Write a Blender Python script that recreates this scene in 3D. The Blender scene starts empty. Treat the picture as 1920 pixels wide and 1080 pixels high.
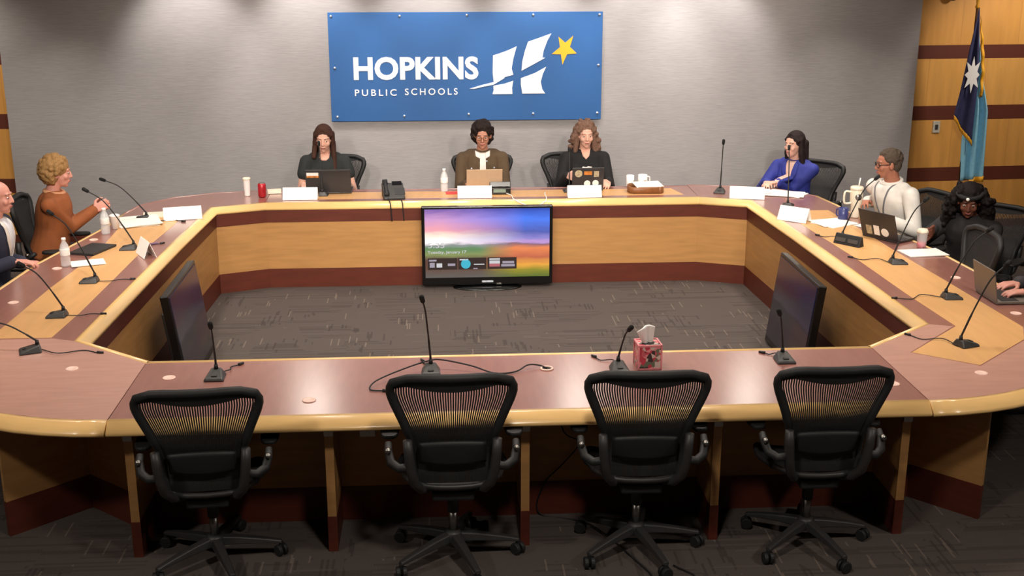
import bpy, bmesh, math, random
from mathutils import Vector, Matrix, Euler
from mathutils.bvhtree import BVHTree
R = math.radians
scene = bpy.context.scene
COL = scene.collection
V = Vector

# ------------------------------------------------------------------ materials
def srgb(r, g, b):
    def f(c):
        c /= 255.0
        return c / 12.92 if c <= 0.04045 else ((c + 0.055) / 1.055) ** 2.4
    return (f(r), f(g), f(b), 1.0)

def new_mat(name):
    m = bpy.data.materials.new(name); m.use_nodes = True
    nt = m.node_tree
    b = nt.nodes['Principled BSDF']
    return m, nt, b

def N(nt, t, **kw):
    n = nt.nodes.new(t)
    for k, v in kw.items():
        if k.startswith('i_'):
            n.inputs[k[2:].replace('_', ' ')].default_value = v
        else:
            setattr(n, k, v)
    return n

def ramp(nt, stops, interp='LINEAR'):
    n = nt.nodes.new('ShaderNodeValToRGB')
    cr = n.color_ramp; cr.interpolation = interp
    while len(cr.elements) < len(stops): cr.elements.new(0.5)
    for e, (p, c) in zip(cr.elements, stops):
        e.position = p; e.color = c if len(c) == 4 else (*c, 1)
    return n

def plain(name, col, rough=0.6, metal=0.0, var=0.12, scale=30, stretch=(1, 1, 1), bump=0.0, coat=0.0, spec=None):
    """A solid colour with a little procedural mottling."""
    m, nt, b = new_mat(name)
    tc = N(nt, 'ShaderNodeTexCoord'); mp = N(nt, 'ShaderNodeMapping'); mp.inputs['Scale'].default_value = stretch
    nz = N(nt, 'ShaderNodeTexNoise'); nz.inputs['Scale'].default_value = scale; nz.inputs['Detail'].default_value = 3
    nt.links.new(tc.outputs['Object'], mp.inputs[0]); nt.links.new(mp.outputs[0], nz.inputs['Vector'])
    lo = tuple(c * (1 - var) for c in col[:3]) + (1,); hi = tuple(min(1, c * (1 + var)) for c in col[:3]) + (1,)
    rp = ramp(nt, [(0.3, lo), (0.7, hi)])
    nt.links.new(nz.outputs['Fac'], rp.inputs[0]); nt.links.new(rp.outputs[0], b.inputs['Base Color'])
    b.inputs['Roughness'].default_value = rough; b.inputs['Metallic'].default_value = metal
    if coat: b.inputs['Coat Weight'].default_value = coat; b.inputs['Coat Roughness'].default_value = 0.21
    if spec is not None: b.inputs['Specular IOR Level'].default_value = spec
    if bump:
        bp = N(nt, 'ShaderNodeBump'); bp.inputs['Strength'].default_value = bump; bp.inputs['Distance'].default_value = 0.004
        nt.links.new(nz.outputs['Fac'], bp.inputs['Height']); nt.links.new(bp.outputs[0], b.inputs['Normal'])
    return m

def emit(name, col, s=1.0, base=None):
    m, nt, b = new_mat(name)
    b.inputs['Base Color'].default_value = base or (0.01, 0.01, 0.01, 1)
    b.inputs['Emission Color'].default_value = col; b.inputs['Emission Strength'].default_value = s
    b.inputs['Roughness'].default_value = 0.25
    return m

def glass(name, col=(1, 1, 1, 1), rough=0.12, alpha=0.38):
    m, nt, b = new_mat(name)
    nz = N(nt, 'ShaderNodeTexNoise'); nz.inputs['Scale'].default_value = 40
    rp = ramp(nt, [(0.3, tuple(c * 0.9 for c in col[:3])), (0.7, col)]); nt.links.new(nz.outputs['Fac'], rp.inputs[0]); nt.links.new(rp.outputs[0], b.inputs['Base Color'])
    b.inputs['Roughness'].default_value = rough; b.inputs['Alpha'].default_value = alpha
    return m

MAT = {}
MAT['maple'] = plain('maple veneer', srgb(174, 129, 79), 0.38, var=0.10, scale=3.5, stretch=(1.0, 1.0, 9.0), spec=0.4)
MAT['maple_top'] = plain('maple inlay', srgb(210, 162, 108), 0.33, var=0.06, scale=3.0, stretch=(8, 1, 1), spec=0.5)
MAT['maple_edge'] = plain('solid maple edge', srgb(238, 196, 130), 0.28, var=0.06, scale=4.0, stretch=(1, 1, 6), coat=0.7)
MAT['mahog_top'] = plain('mahogany top', srgb(150, 100, 90), 0.32, var=0.08, scale=5, stretch=(6, 1, 1), coat=1.0, spec=0.8)
MAT['mahog'] = plain('mahogany band', srgb(90, 41, 29), 0.45, var=0.12, scale=5, stretch=(1, 1, 6), spec=0.4)
MAT['black'] = plain('black plastic', srgb(28, 28, 29), 0.6, var=0.1)
MAT['graphite'] = plain('graphite plastic', srgb(44, 43, 44), 0.5, var=0.1)
MAT['pellicle'] = plain('dark woven suspension', srgb(34, 33, 33), 0.7, var=0.15, scale=120)
MAT['chrome'] = plain('brushed metal', srgb(150, 148, 145), 0.35, 1.0, var=0.05)
MAT['white'] = plain('white card', srgb(240, 238, 235), 0.6, var=0.02)
MAT['paper'] = plain('paper', srgb(236, 232, 226), 0.7, var=0.03)
MAT['cream'] = plain('cream enamel', srgb(235, 226, 205), 0.35, var=0.03)
MAT['grommet'] = plain('pale pink grommet', srgb(236, 200, 186), 0.4, var=0.03)
MAT['mic'] = plain('microphone grey', srgb(58, 58, 58), 0.42, var=0.1)
MAT['foam'] = plain('black foam', srgb(14, 14, 14), 0.9, var=0.2, scale=300)
MAT['bezel'] = plain('glossy black bezel', srgb(12, 12, 13), 0.25, var=0.05)
MAT['banner'] = plain('blue sign panel', srgb(26, 84, 144), 0.5, var=0.03, scale=2)
MAT['banner_white'] = plain('white sign lettering', srgb(235, 233, 232), 0.5, var=0.02)
MAT['star'] = plain('orange star', srgb(246, 166, 24), 0.5, var=0.03)
MAT['steel'] = plain('steel screw', srgb(205, 212, 225), 0.3, 0.6, var=0.03)
MAT['water'] = glass('clear plastic', (0.95, 0.97, 1, 1))
MAT['navy_flag'] = plain('navy flag cloth', srgb(42, 43, 82), 0.8, var=0.15)
MAT['sky_flag'] = plain('sky blue flag cloth', srgb(136, 194, 220), 0.8, var=0.08)
MAT['gold'] = plain('gold fringe', srgb(222, 158, 30), 0.6, var=0.25, scale=150)
MAT['pole'] = plain('brown pole wood', srgb(78, 48, 30), 0.4, var=0.1)
MAT['silver'] = plain('silver laptop shell', srgb(122, 114, 106), 0.45, 0.2, var=0.03)
MAT['keys'] = plain('dark keyboard', srgb(40, 40, 42), 0.6)
MAT['off_screen'] = plain('switched off display', srgb(20, 20, 24), 0.12)

def carpet_mat():
    m, nt, b = new_mat('charcoal patterned carpet')
    tc = N(nt, 'ShaderNodeTexCoord')
    def streak(sx, sy, rot, thr, off):
        mp = N(nt, 'ShaderNodeMapping'); mp.inputs['Rotation'].default_value = (0, 0, rot); mp.inputs['Location'].default_value = off
        br = N(nt, 'ShaderNodeTexBrick'); br.offset = 0.37; br.inputs['Scale'].default_value = 1
        br.inputs['Brick Width'].default_value = sx; br.inputs['Row Height'].default_value = sy
        br.inputs['Mortar Size'].default_value = 0.0
        br.inputs['Color1'].default_value = (0, 0, 0, 1); br.inputs['Color2'].default_value = (1, 1, 1, 1)
        nt.links.new(tc.outputs['Object'], mp.inputs[0]); nt.links.new(mp.outputs[0], br.inputs['Vector'])
        gt = N(nt, 'ShaderNodeMath', operation='GREATER_THAN'); gt.inputs[1].default_value = thr
        nt.links.new(br.outputs['Color'], gt.inputs[0])
        return gt.outputs[0]
    base = N(nt, 'ShaderNodeTexNoise'); base.inputs['Scale'].default_value = 260; base.inputs['Detail'].default_value = 2
    nt.links.new(tc.outputs['Object'], base.inputs['Vector'])
    rp = ramp(nt, [(0.3, srgb(71, 64, 61)), (0.7, srgb(92, 84, 80))])
    nt.links.new(base.outputs['Fac'], rp.inputs[0])
    col = rp.outputs[0]
    def over(col, fac, c, amt, gate_scale, gate_thr):
        g = N(nt, 'ShaderNodeTexNoise'); g.inputs['Scale'].default_value = gate_scale; g.inputs['Detail'].default_value = 0
        nt.links.new(tc.outputs['Object'], g.inputs['Vector'])
        gt = N(nt, 'ShaderNodeMath', operation='GREATER_THAN'); gt.inputs[1].default_value = gate_thr
        nt.links.new(g.outputs['Fac'], gt.inputs[0])
        mu = N(nt, 'ShaderNodeMath', operation='MULTIPLY'); nt.links.new(fac, mu.inputs[0]); nt.links.new(gt.outputs[0], mu.inputs[1])
        m2 = N(nt, 'ShaderNodeMath', operation='MULTIPLY'); m2.inputs[1].default_value = amt; nt.links.new(mu.outputs[0], m2.inputs[0])
        mx = N(nt, 'ShaderNodeMix', data_type='RGBA')
        nt.links.new(m2.outputs[0], mx.inputs[0]); nt.links.new(col, mx.inputs[6]); mx.inputs[7].default_value = c
        return mx.outputs[2]
    col = over(col, streak(0.55, 0.018, 0, 0.72, (0, 0, 0)), srgb(56, 51, 50), 0.35, 1.7, 0.46)
    col = over(col, streak(0.16, 0.014, R(90), 0.84, (0.3, 0.1, 0)), srgb(46, 42, 42), 0.4, 2.6, 0.58)
    col = over(col, streak(0.40, 0.012, 0, 0.955, (0.7, 0.4, 0)), srgb(104, 94, 90), 0.35, 2.1, 0.52)
    col = over(col, streak(0.15, 0.009, R(90), 0.972, (0.2, 0.9, 0)), srgb(140, 126, 114), 0.36, 1.9, 0.5)
    nt.links.new(col, b.inputs['Base Color'])
    b.inputs['Roughness'].default_value = 0.95; b.inputs['Specular IOR Level'].default_value = 0.1
    bp = N(nt, 'ShaderNodeBump'); bp.inputs['Strength'].default_value = 0.5; bp.inputs['Distance'].default_value = 0.003
    nt.links.new(base.outputs['Fac'], bp.inputs['Height']); nt.links.new(bp.outputs[0], b.inputs['Normal'])
    return m
MAT['carpet'] = carpet_mat()

def fabric_wall():
    m, nt, b = new_mat('grey woven wall fabric')
    tc = N(nt, 'ShaderNodeTexCoord')
    mp = N(nt, 'ShaderNodeMapping'); mp.inputs['Scale'].default_value = (4, 1, 60)
    n1 = N(nt, 'ShaderNodeTexNoise'); n1.inputs['Scale'].default_value = 2.2; n1.inputs['Detail'].default_value = 4
    nt.links.new(tc.outputs['Object'], mp.inputs[0]); nt.links.new(mp.outputs[0], n1.inputs['Vector'])
    n2 = N(nt, 'ShaderNodeTexNoise'); n2.inputs['Scale'].default_value = 1.1
    nt.links.new(tc.outputs['Object'], n2.inputs['Vector'])
    ad = N(nt, 'ShaderNodeMath', operation='ADD'); nt.links.new(n1.outputs['Fac'], ad.inputs[0]); nt.links.new(n2.outputs['Fac'], ad.inputs[1])
    rp = ramp(nt, [(0.7, srgb(143, 139, 139)), (1.0, srgb(152, 148, 148)), (1.3, srgb(161, 156, 156))])
    hf = N(nt, 'ShaderNodeMath', operation='MULTIPLY'); hf.inputs[1].default_value = 0.5; nt.links.new(ad.outputs[0], hf.inputs[0])
    rp.color_ramp.elements[0].position = 0.35; rp.color_ramp.elements[1].position = 0.5; rp.color_ramp.elements[2].position = 0.65
    nt.links.new(hf.outputs[0], rp.inputs[0]); nt.links.new(rp.outputs[0], b.inputs['Base Color'])
    b.inputs['Roughness'].default_value = 0.85
    bp = N(nt, 'ShaderNodeBump'); bp.inputs['Strength'].default_value = 0.35; bp.inputs['Distance'].default_value = 0.003
    nt.links.new(n1.outputs['Fac'], bp.inputs['Height']); nt.links.new(bp.outputs[0], b.inputs['Normal'])
    return m
MAT['wall_fabric'] = fabric_wall()

def panel_wall():
    """Maple veneer panelling with mahogany bands at fixed heights."""
    m, nt, b = new_mat('maple wall panelling with mahogany bands')
    tc = N(nt, 'ShaderNodeTexCoord'); sp = N(nt, 'ShaderNodeSeparateXYZ'); nt.links.new(tc.outputs['Object'], sp.inputs[0])
    bands = None
    for z0, z1 in ((-0.2, 0.08), (0.505, 0.650), (1.145, 1.292), (1.768, 1.905), (2.41, 2.55), (3.05, 3.2)):
        a = N(nt, 'ShaderNodeMath', operation='GREATER_THAN'); a.inputs[1].default_value = z0; nt.links.new(sp.outputs['Z'], a.inputs[0])
        c = N(nt, 'ShaderNodeMath', operation='LESS_THAN'); c.inputs[1].default_value = z1; nt.links.new(sp.outputs['Z'], c.inputs[0])
        p = N(nt, 'ShaderNodeMath', operation='MULTIPLY'); nt.links.new(a.outputs[0], p.inputs[0]); nt.links.new(c.outputs[0], p.inputs[1])
        if bands is None: bands = p.outputs[0]
        else:
            s = N(nt, 'ShaderNodeMath', operation='ADD'); nt.links.new(bands, s.inputs[0]); nt.links.new(p.outputs[0], s.inputs[1]); bands = s.outputs[0]
    # veneer leaves 0.6 m wide, each a slightly different tone
    br = N(nt, 'ShaderNodeTexBrick'); br.offset = 0.5; br.inputs['Scale'].default_value = 1
    br.inputs['Brick Width'].default_value = 0.62; br.inputs['Row Height'].default_value = 0.632; br.inputs['Mortar Size'].default_value = 0.0015
    br.inputs['Color1'].default_value = srgb(204, 146, 74); br.inputs['Color2'].default_value = srgb(214, 158, 84); br.inputs['Mortar'].default_value = srgb(168, 112, 56)
    cb = N(nt, 'ShaderNodeCombineXYZ'); nt.links.new(sp.outputs['X'], cb.inputs[0]); nt.links.new(sp.outputs['Z'], cb.inputs[1])
    nt.links.new(cb.outputs[0], br.inputs['Vector'])
    mp = N(nt, 'ShaderNodeMapping'); mp.inputs['Scale'].default_value = (7, 1, 0.8)
    nz = N(nt, 'ShaderNodeTexNoise'); nz.inputs['Scale'].default_value = 2; nz.inputs['Detail'].default_value = 4
    nt.links.new(tc.outputs['Object'], mp.inputs[0]); nt.links.new(mp.outputs[0], nz.inputs['Vector'])
    gr = ramp(nt, [(0.3, (0.88, 0.88, 0.88)), (0.7, (1.06, 1.06, 1.06))]); nt.links.new(nz.outputs['Fac'], gr.inputs[0])
    mu = N(nt, 'ShaderNodeMix', data_type='RGBA', blend_type='MULTIPLY'); mu.inputs[0].default_value = 1
    nt.links.new(br.outputs['Color'], mu.inputs[6]); nt.links.new(gr.outputs[0], mu.inputs[7])
    mx = N(nt, 'ShaderNodeMix', data_type='RGBA'); nt.links.new(bands, mx.inputs[0]); nt.links.new(mu.outputs[2], mx.inputs[6]); mx.inputs[7].default_value = srgb(92, 46, 34)
    nt.links.new(mx.outputs[2], b.inputs['Base Color']); b.inputs['Roughness'].default_value = 0.42
    return m
MAT['wall_panel'] = panel_wall()

def screen_mat(name, strength, vivid=True):
    """A landscape wallpaper: dusk sky, a bright horizon, fields and an orange bank (local x across 0..1, z up 0..1)."""
    m, nt, b = new_mat(name)
    tc = N(nt, 'ShaderNodeTexCoord'); sp = N(nt, 'ShaderNodeSeparateXYZ'); nt.links.new(tc.outputs['Generated'], sp.inputs[0])
    nz = N(nt, 'ShaderNodeTexNoise'); nz.inputs['Scale'].default_value = 5; nz.inputs['Detail'].default_value = 4
    mp = N(nt, 'ShaderNodeMapping'); mp.inputs['Scale'].default_value = (1.2, 1, 3.5)
    nt.links.new(tc.outputs['Generated'], mp.inputs[0]); nt.links.new(mp.outputs[0], nz.inputs['Vector'])
    def math_(op, a, c):
        n = N(nt, 'ShaderNodeMath', operation=op)
        for i, v in enumerate((a, c)):
            if isinstance(v, (int, float)): n.inputs[i].default_value = v
            else: nt.links.new(v, n.inputs[i])
        return n.outputs[0]
    def mix(f, a, c):
        n = N(nt, 'ShaderNodeMix', data_type='RGBA')
        for i, v in ((0, f), (6, a), (7, c)):
            if isinstance(v, tuple): n.inputs[i].default_value = v
            elif isinstance(v, (int, float)): n.inputs[i].default_value = v
            else: nt.links.new(v, n.inputs[i])
        return n.outputs[2]
    zz = math_('ADD', sp.outputs['Z'], math_('MULTIPLY', math_('SUBTRACT', nz.outputs['Fac'], 0.5), 0.10))
    skyL = ramp(nt, [(0.56, srgb(252, 244, 240)), (0.63, srgb(255, 225, 205)), (0.70, srgb(236, 160, 170)), (0.85, srgb(200, 150, 200)), (1.0, srgb(120, 90, 165))]); nt.links.new(zz, skyL.inputs[0])
    skyR = ramp(nt, [(0.50, srgb(196, 150, 205)), (0.56, srgb(140, 130, 200)), (0.66, srgb(76, 90, 170)), (0.85, srgb(72, 120, 235)), (1.0, srgb(40, 70, 170))]); nt.links.new(zz, skyR.inputs[0])
    xr = ramp(nt, [(0.15, (0, 0, 0)), (0.8, (1, 1, 1))]); nt.links.new(sp.outputs['X'], xr.inputs[0])
    sky = mix(xr.outputs[0], skyL.outputs[0], skyR.outputs[0])
    gL = ramp(nt, [(0.0, srgb(92, 88, 84)), (0.16, srgb(92, 60, 44)), (0.27, srgb(86, 56, 50)), (0.34, srgb(128, 140, 84)), (0.42, srgb(92, 130, 84)), (0.50, srgb(150, 150, 156))]); nt.links.new(zz, gL.inputs[0])
    gR = ramp(nt, [(0.0, srgb(88, 104, 40)), (0.10, srgb(138, 132, 36)), (0.18, srgb(226, 160, 60)), (0.30, srgb(186, 96, 66)), (0.42, srgb(226, 130, 78)), (0.50, srgb(96, 84, 110))]); nt.links.new(zz, gR.inputs[0])
    xg = ramp(nt, [(0.45, (0, 0, 0)), (0.72, (1, 1, 1))]); nt.links.new(sp.outputs['X'], xg.inputs[0])
    ground = mix(xg.outputs[0], gL.outputs[0], gR.outputs[0])
    hz = ramp(nt, [(0.485, (0, 0, 0)), (0.515, (1, 1, 1))]); nt.links.new(zz, hz.inputs[0])
    col = mix(hz.outputs[0], ground, sky)
    if not vivid: col = mix(0.75, col, srgb(84, 66, 96))
    nt.links.new(col, b.inputs['Emission Color']); b.inputs['Emission Strength'].default_value = strength
    b.inputs['Base Color'].default_value = (0.012, 0.012, 0.014, 1); b.inputs['Roughness'].default_value = 0.18
    return m
MAT['screen'] = screen_mat('lit display wallpaper', 1.15)
MAT['screen_dim'] = screen_mat('display seen at a grazing angle', 0.10, False)

# ------------------------------------------------------------------ mesh builder
class MB:
    def __init__(s): s.bm = bmesh.new()
    def box(s, c, size, rot=None, taper=None):
        r = bmesh.ops.create_cube(s.bm, size=1.0)
        M = Matrix.Translation(c) @ (rot.to_matrix().to_4x4() if rot else Matrix()) @ Matrix.Diagonal((*size, 1))
        bmesh.ops.transform(s.bm, matrix=M, verts=r['verts']); return s
    def _add(s, vs, fs):
        nv = [s.bm.verts.new(v) for v in vs]
        for f in fs: s.bm.faces.new([nv[i] for i in f])
    def cyl(s, p0, p1, r0, r1=None, seg=20, caps=True):
        p0, p1 = V(p0), V(p1); r1 = r0 if r1 is None else r1
        d = (p1 - p0).normalized(); q = V((0, 0, 1)).rotation_difference(d); a = q @ V((1, 0, 0)); b = q @ V((0, 1, 0))
        cs = [(math.cos(2 * math.pi * k / seg), math.sin(2 * math.pi * k / seg)) for k in range(seg)]
        vs = [p0 + (a * c + b * e) * r0 for c, e in cs] + [p1 + (a * c + b * e) * r1 for c, e in cs]
        fs = [(k, (k + 1) % seg, seg + (k + 1) % seg, seg + k) for k in range(seg)]
        if caps: fs += [tuple(range(seg))[::-1], tuple(range(seg, 2 * seg))]
        s._add(vs, fs); return s
    def ball(s, c, rad, seg=16, rot=None):
        nv = max(6, seg // 2 + 1); rad = (rad,) * 3 if isinstance(rad, (int, float)) else rad
        M = Matrix.Translation(c) @ (rot.to_matrix().to_4x4() if rot else Matrix()) @ Matrix.Diagonal((*rad, 1))
        vs = [M @ V((0, 0, -1))]; fs = []
        for j in range(1, nv):
            t = -math.pi / 2 + math.pi * j / nv; ct, st = math.cos(t), math.sin(t)
            vs += [M @ V((ct * math.cos(2 * math.pi * k / seg), ct * math.sin(2 * math.pi * k / seg), st)) for k in range(seg)]
        vs.append(M @ V((0, 0, 1))); top = len(vs) - 1
        for k in range(seg):
            k2 = (k + 1) % seg
            fs.append((0, 1 + k2, 1 + k)); fs.append((top, top - seg + k, top - seg + k2))
            for j in range(nv - 2): fs.append((1 + j * seg + k, 1 + j * seg + k2, 1 + (j + 1) * seg + k2, 1 + (j + 1) * seg + k))
        s._add(vs, fs); return s
    def cap(s, p0, p1, r0, r1=None, seg=14):
        r1 = r0 if r1 is None else r1
        p0, p1 = V(p0), V(p1)
        if (p1 - p0).length > 1e-5: s.cyl(p0, p1, r0, r1, seg)
        s.ball(p0, r0, seg); s.ball(p1, r1, seg); return s
    def lathe(s, prof, c=(0, 0, 0), seg=24):
        rings = []
        for r, z in prof:
            rings.append([s.bm.verts.new((c[0] + r * math.cos(2 * math.pi * k / seg), c[1] + r * math.sin(2 * math.pi * k / seg), c[2] + z)) for k in range(seg)])
        for a, b in zip(rings, rings[1:]):
            for k in range(seg): s.bm.faces.new((a[k], a[(k + 1) % seg], b[(k + 1) % seg], b[k]))
        s.bm.faces.new(rings[0][::-1]); s.bm.faces.new(rings[-1]); return s
    def tube(s, pts, r, seg=8, flat=None):
        pts = [V(p) for p in pts]; n = len(pts)
        rr = r if isinstance(r, (list, tuple)) else [r] * n
        rings = []; up = V((0, 0, 1))
        for i, p in enumerate(pts):
            t = (pts[min(i + 1, n - 1)] - pts[max(i - 1, 0)]).normalized()
            if i == 0:
                a = t.orthogonal().normalized()
            else:
                a = (a - t * a.dot(t)).normalized()
            b = t.cross(a)
            rings.append([s.bm.verts.new(p + (a * math.cos(2 * math.pi * k / seg) + b * math.sin(2 * math.pi * k / seg)) * rr[i]) for k in range(seg)])
        for a_, b_ in zip(rings, rings[1:]):
            for k in range(seg): s.bm.faces.new((a_[k], a_[(k + 1) % seg], b_[(k + 1) % seg], b_[k]))
        s.bm.faces.new(rings[0][::-1]); s.bm.faces.new(rings[-1]); return s
    def prism(s, poly, z0, z1):
        a = [s.bm.verts.new((x, y, z0)) for x, y in poly]; b = [s.bm.verts.new((x, y, z1)) for x, y in poly]
        n = len(poly)
        s.bm.faces.new(a[::-1]); s.bm.faces.new(b)
        for k in range(n): s.bm.faces.new((a[k], a[(k + 1) % n], b[(k + 1) % n], b[k]))
        return s
    def prism_xz(s, poly, y0, y1):
        a = [s.bm.verts.new((x, y0, z)) for x, z in poly]; b = [s.bm.verts.new((x, y1, z)) for x, z in poly]
        n = len(poly)
        s.bm.faces.new(a[::-1]); s.bm.faces.new(b)
        for k in range(n): s.bm.faces.new((a[k], a[(k + 1) % n], b[(k + 1) % n], b[k]))
        return s
    def sweep(s, pts, prof, closed_prof=True):
        """Extrude a profile of (offset to the left of travel, z) along a flat polyline with mitred corners."""
        pts = [V((p[0], p[1])) for p in pts]; n = len(pts); rings = []
        for i, p in enumerate(pts):
            d0 = (p - pts[i - 1]).normalized() if i else (pts[1] - p).normalized()
            d1 = (pts[i + 1] - p).normalized() if i < n - 1 else d0
            n0 = V((-d0.y, d0.x)); n1 = V((-d1.y, d1.x)); m = (n0 + n1).normalized(); k = 1 / max(0.3, m.dot(n0))
            rings.append([s.bm.verts.new((p.x + m.x * o * k, p.y + m.y * o * k, z)) for o, z in prof])
        L = len(prof)
        for a, b in zip(rings, rings[1:]):
            for k in range(L): s.bm.faces.new((a[k], a[(k + 1) % L], b[(k + 1) % L], b[k]))
        s.bm.faces.new(rings[0][::-1]); s.bm.faces.new(rings[-1]); return s
    def grid(s, f, nu, nv):
        vs = [[s.bm.verts.new(f(i / nu, j / nv)) for j in range(nv + 1)] for i in range(nu + 1)]
        for i in range(nu):
            for j in range(nv): s.bm.faces.new((vs[i][j], vs[i + 1][j], vs[i + 1][j + 1], vs[i][j + 1]))
        return s
    def mesh(s, name):
        bmesh.ops.recalc_face_normals(s.bm, faces=s.bm.faces)
        me = bpy.data.meshes.new(name); s.bm.to_mesh(me); s.bm.free(); return me
    def build(s, name, mat, parent=None, smooth=False, bevel=0, world=False, solid=0):
        me = s.mesh(name)
        return put(name, me, mat, parent, smooth, bevel, world, solid)

def put(name, me, mat, parent=None, smooth=False, bevel=0, world=False, solid=0):
    o = bpy.data.objects.new(name, me); COL.objects.link(o)
    for m in (mat if isinstance(mat, (list, tuple)) else [mat]): me.materials.append(m)
    if smooth:
        for p in me.polygons: p.use_smooth = True
    if solid:
        md = o.modifiers.new('thick', 'SOLIDIFY'); md.thickness = solid; md.offset = 0
    if bevel:
        md = o.modifiers.new('soft', 'BEVEL'); md.width = bevel; md.segments = 2; md.limit_method = 'ANGLE'; md.angle_limit = R(35)
    if parent is not None:
        o.parent = parent
        if world: o.matrix_parent_inverse = (Matrix.Translation(parent.location) @ parent.rotation_euler.to_matrix().to_4x4()).inverted()
    return o

def tag(o, label=None, cat=None, group=None, kind=None):
    if label: o['label'] = label
    if cat: o['category'] = cat
    if group: o['group'] = group
    if kind: o['kind'] = kind
    return o
def thing(name, label, cat, loc=(0, 0, 0), rz=0.0, group=None):
    o = bpy.data.objects.new(name, None); COL.objects.link(o)
    o.empty_display_size = 0.1; o.location = loc; o.rotation_euler = (0, 0, rz)
    return tag(o, label, cat, group)
def struct(o): o['kind'] = 'structure'; return o

def dup(root, loc, rz, label, group=None):
    r = root.copy(); COL.objects.link(r); r.location = loc; r.rotation_euler = (0, 0, rz)
    r['label'] = label
    if group: r['group'] = group
    for ch in root.children:
        c = ch.copy(); COL.objects.link(c); c.parent = r
        for g in ch.children:
            d = g.copy(); COL.objects.link(d); d.parent = c
    return r

def spline(ctrl, n=24):
    """Catmull-Rom through the control points."""
    P = [V(p) for p in ctrl]; P = [P[0] * 2 - P[1]] + P + [P[-1] * 2 - P[-2]]
    out = []
    segs = len(P) - 3
    for i in range(segs):
        p0, p1, p2, p3 = P[i:i + 4]; m = max(2, n // segs)
        for k in range(m):
            t = k / m
            out.append(0.5 * ((2 * p1) + (p2 - p0) * t + (2 * p0 - 5 * p1 + 4 * p2 - p3) * t * t + (3 * p1 - p0 - 3 * p2 + p3) * t ** 3))
    out.append(P[-2]); return out

def text_mesh(s, width, height, depth=0.004, bold=0.0, spacing=1.0):
    """Lettering standing in the local XZ plane, facing -Y, fitted to width x height and centred on the origin."""
    cu = bpy.data.curves.new('txt', 'FONT'); cu.body = s; cu.size = 1; cu.offset = bold; cu.space_character = spacing; cu.extrude = 0.02
    cu.align_x = 'CENTER'; cu.align_y = 'CENTER'; cu.resolution_u = 4
    ob = bpy.data.objects.new('txt', cu); COL.objects.link(ob)
    dg = bpy.context.evaluated_depsgraph_get(); me = bpy.data.meshes.new_from_object(ob.evaluated_get(dg))
    bpy.data.objects.remove(ob)
    xs = [v.co.x for v in me.vertices]; ys = [v.co.y for v in me.vertices]
    sx = width / (max(xs) - min(xs)); sy = height / (max(ys) - min(ys)); cx = (max(xs) + min(xs)) / 2; cy = (max(ys) + min(ys)) / 2
    for v in me.vertices: v.co = ((v.co.x - cx) * sx, -v.co.z / 0.02 * depth / 2, (v.co.y - cy) * sy)
    return me

def remesh(mb, voxel, smooth=2, name='skin'):
    me0 = mb.mesh('tmp'); ob = bpy.data.objects.new('tmp', me0); COL.objects.link(ob)
    md = ob.modifiers.new('r', 'REMESH'); md.mode = 'VOXEL'; md.voxel_size = voxel; md.use_smooth_shade = True
    if smooth:
        ms = ob.modifiers.new('s', 'SMOOTH'); ms.factor = 0.5; ms.iterations = smooth
    dg = bpy.context.evaluated_depsgraph_get(); me = bpy.data.meshes.new_from_object(ob.evaluated_get(dg))
    bpy.data.objects.remove(ob); bpy.data.meshes.remove(me0); me.name = name
    for p in me.polygons: p.use_smooth = True
    return me
# ------------------------------------------------------------------ camera and light
cam = bpy.data.cameras.new('camera'); co = bpy.data.objects.new('camera', cam); COL.objects.link(co)
co.location = (-0.414, -6.160, 2.914); co.rotation_euler = (R(90 - 16.10), 0, R(-3.66))
cam.sensor_width = 36; cam.lens = 42.21; cam.clip_start = 0.05
scene.camera = co
vs = scene.view_settings
scene.display_settings.display_device = 'sRGB'
vs.view_transform = 'Standard'; vs.look = 'None'; vs.gamma = 1; vs.use_curve_mapping = False; vs.exposure = 0.0
w = bpy.data.worlds.new('room air'); scene.world = w; w.use_nodes = True
w.node_tree.nodes['Background'].inputs[0].default_value = (0.9, 0.85, 0.8, 1); w.node_tree.nodes['Background'].inputs[1].default_value = 0.06
try:
    scene.cycles.use_denoising = True; scene.cycles.max_bounces = 8; scene.cycles.sample_clamp_indirect = 6
except Exception: pass

def lamp(kind, name, loc, aim, power, col, **kw):
    l = bpy.data.lights.new(name, kind); o = bpy.data.objects.new(name, l); COL.objects.link(o)
    o.location = loc; o.rotation_euler = (V(aim) - V(loc)).to_track_quat('-Z', 'Y').to_euler()
    l.energy = power; l.color = col
    for k, v in kw.items(): setattr(l, k, v)
    return o
WARM = (1.0, 0.91, 0.80)
CEIL = 3.02
# recessed downlights over the ring of tables
for x, y, p in ((-2.75, 0.3, 40), (-2.75, 2.2, 40), (-2.6, 4.0, 34), (2.75, 0.3, 46), (2.75, 2.2, 44), (2.6, 4.0, 34),
                (-0.5, 4.2, 24), (1.8, 4.2, 16), (-1.2, 0.3, 44), (0.0, 0.3, 44), (1.2, 0.3, 44), (-0.8, 2.3, 30), (0.8, 2.3, 30)):
    lamp('AREA', 'ceiling_or_fill_lamp', (x, y, CEIL - 0.04), (x, y, 0), p * 0.33, WARM, shape='DISK', size=0.3, spread=R(118))
for x in (-3.2, 0.0, 3.2):  # added fill on the camera side, lifts the dark front floor and chairs
    lamp('AREA', 'ceiling_or_fill_lamp', (x, -2.7, CEIL - 0.04), (x, -2.7, 0), 38, WARM, shape='DISK', size=0.3, spread=R(160))
for x in (-1.62, 0.93, 2.62):
    lamp('AREA', 'ceiling_or_fill_lamp', (x, 4.78, CEIL - 0.03), (x, 4.78, 0), 13, WARM, shape='DISK', size=0.34)
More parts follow.
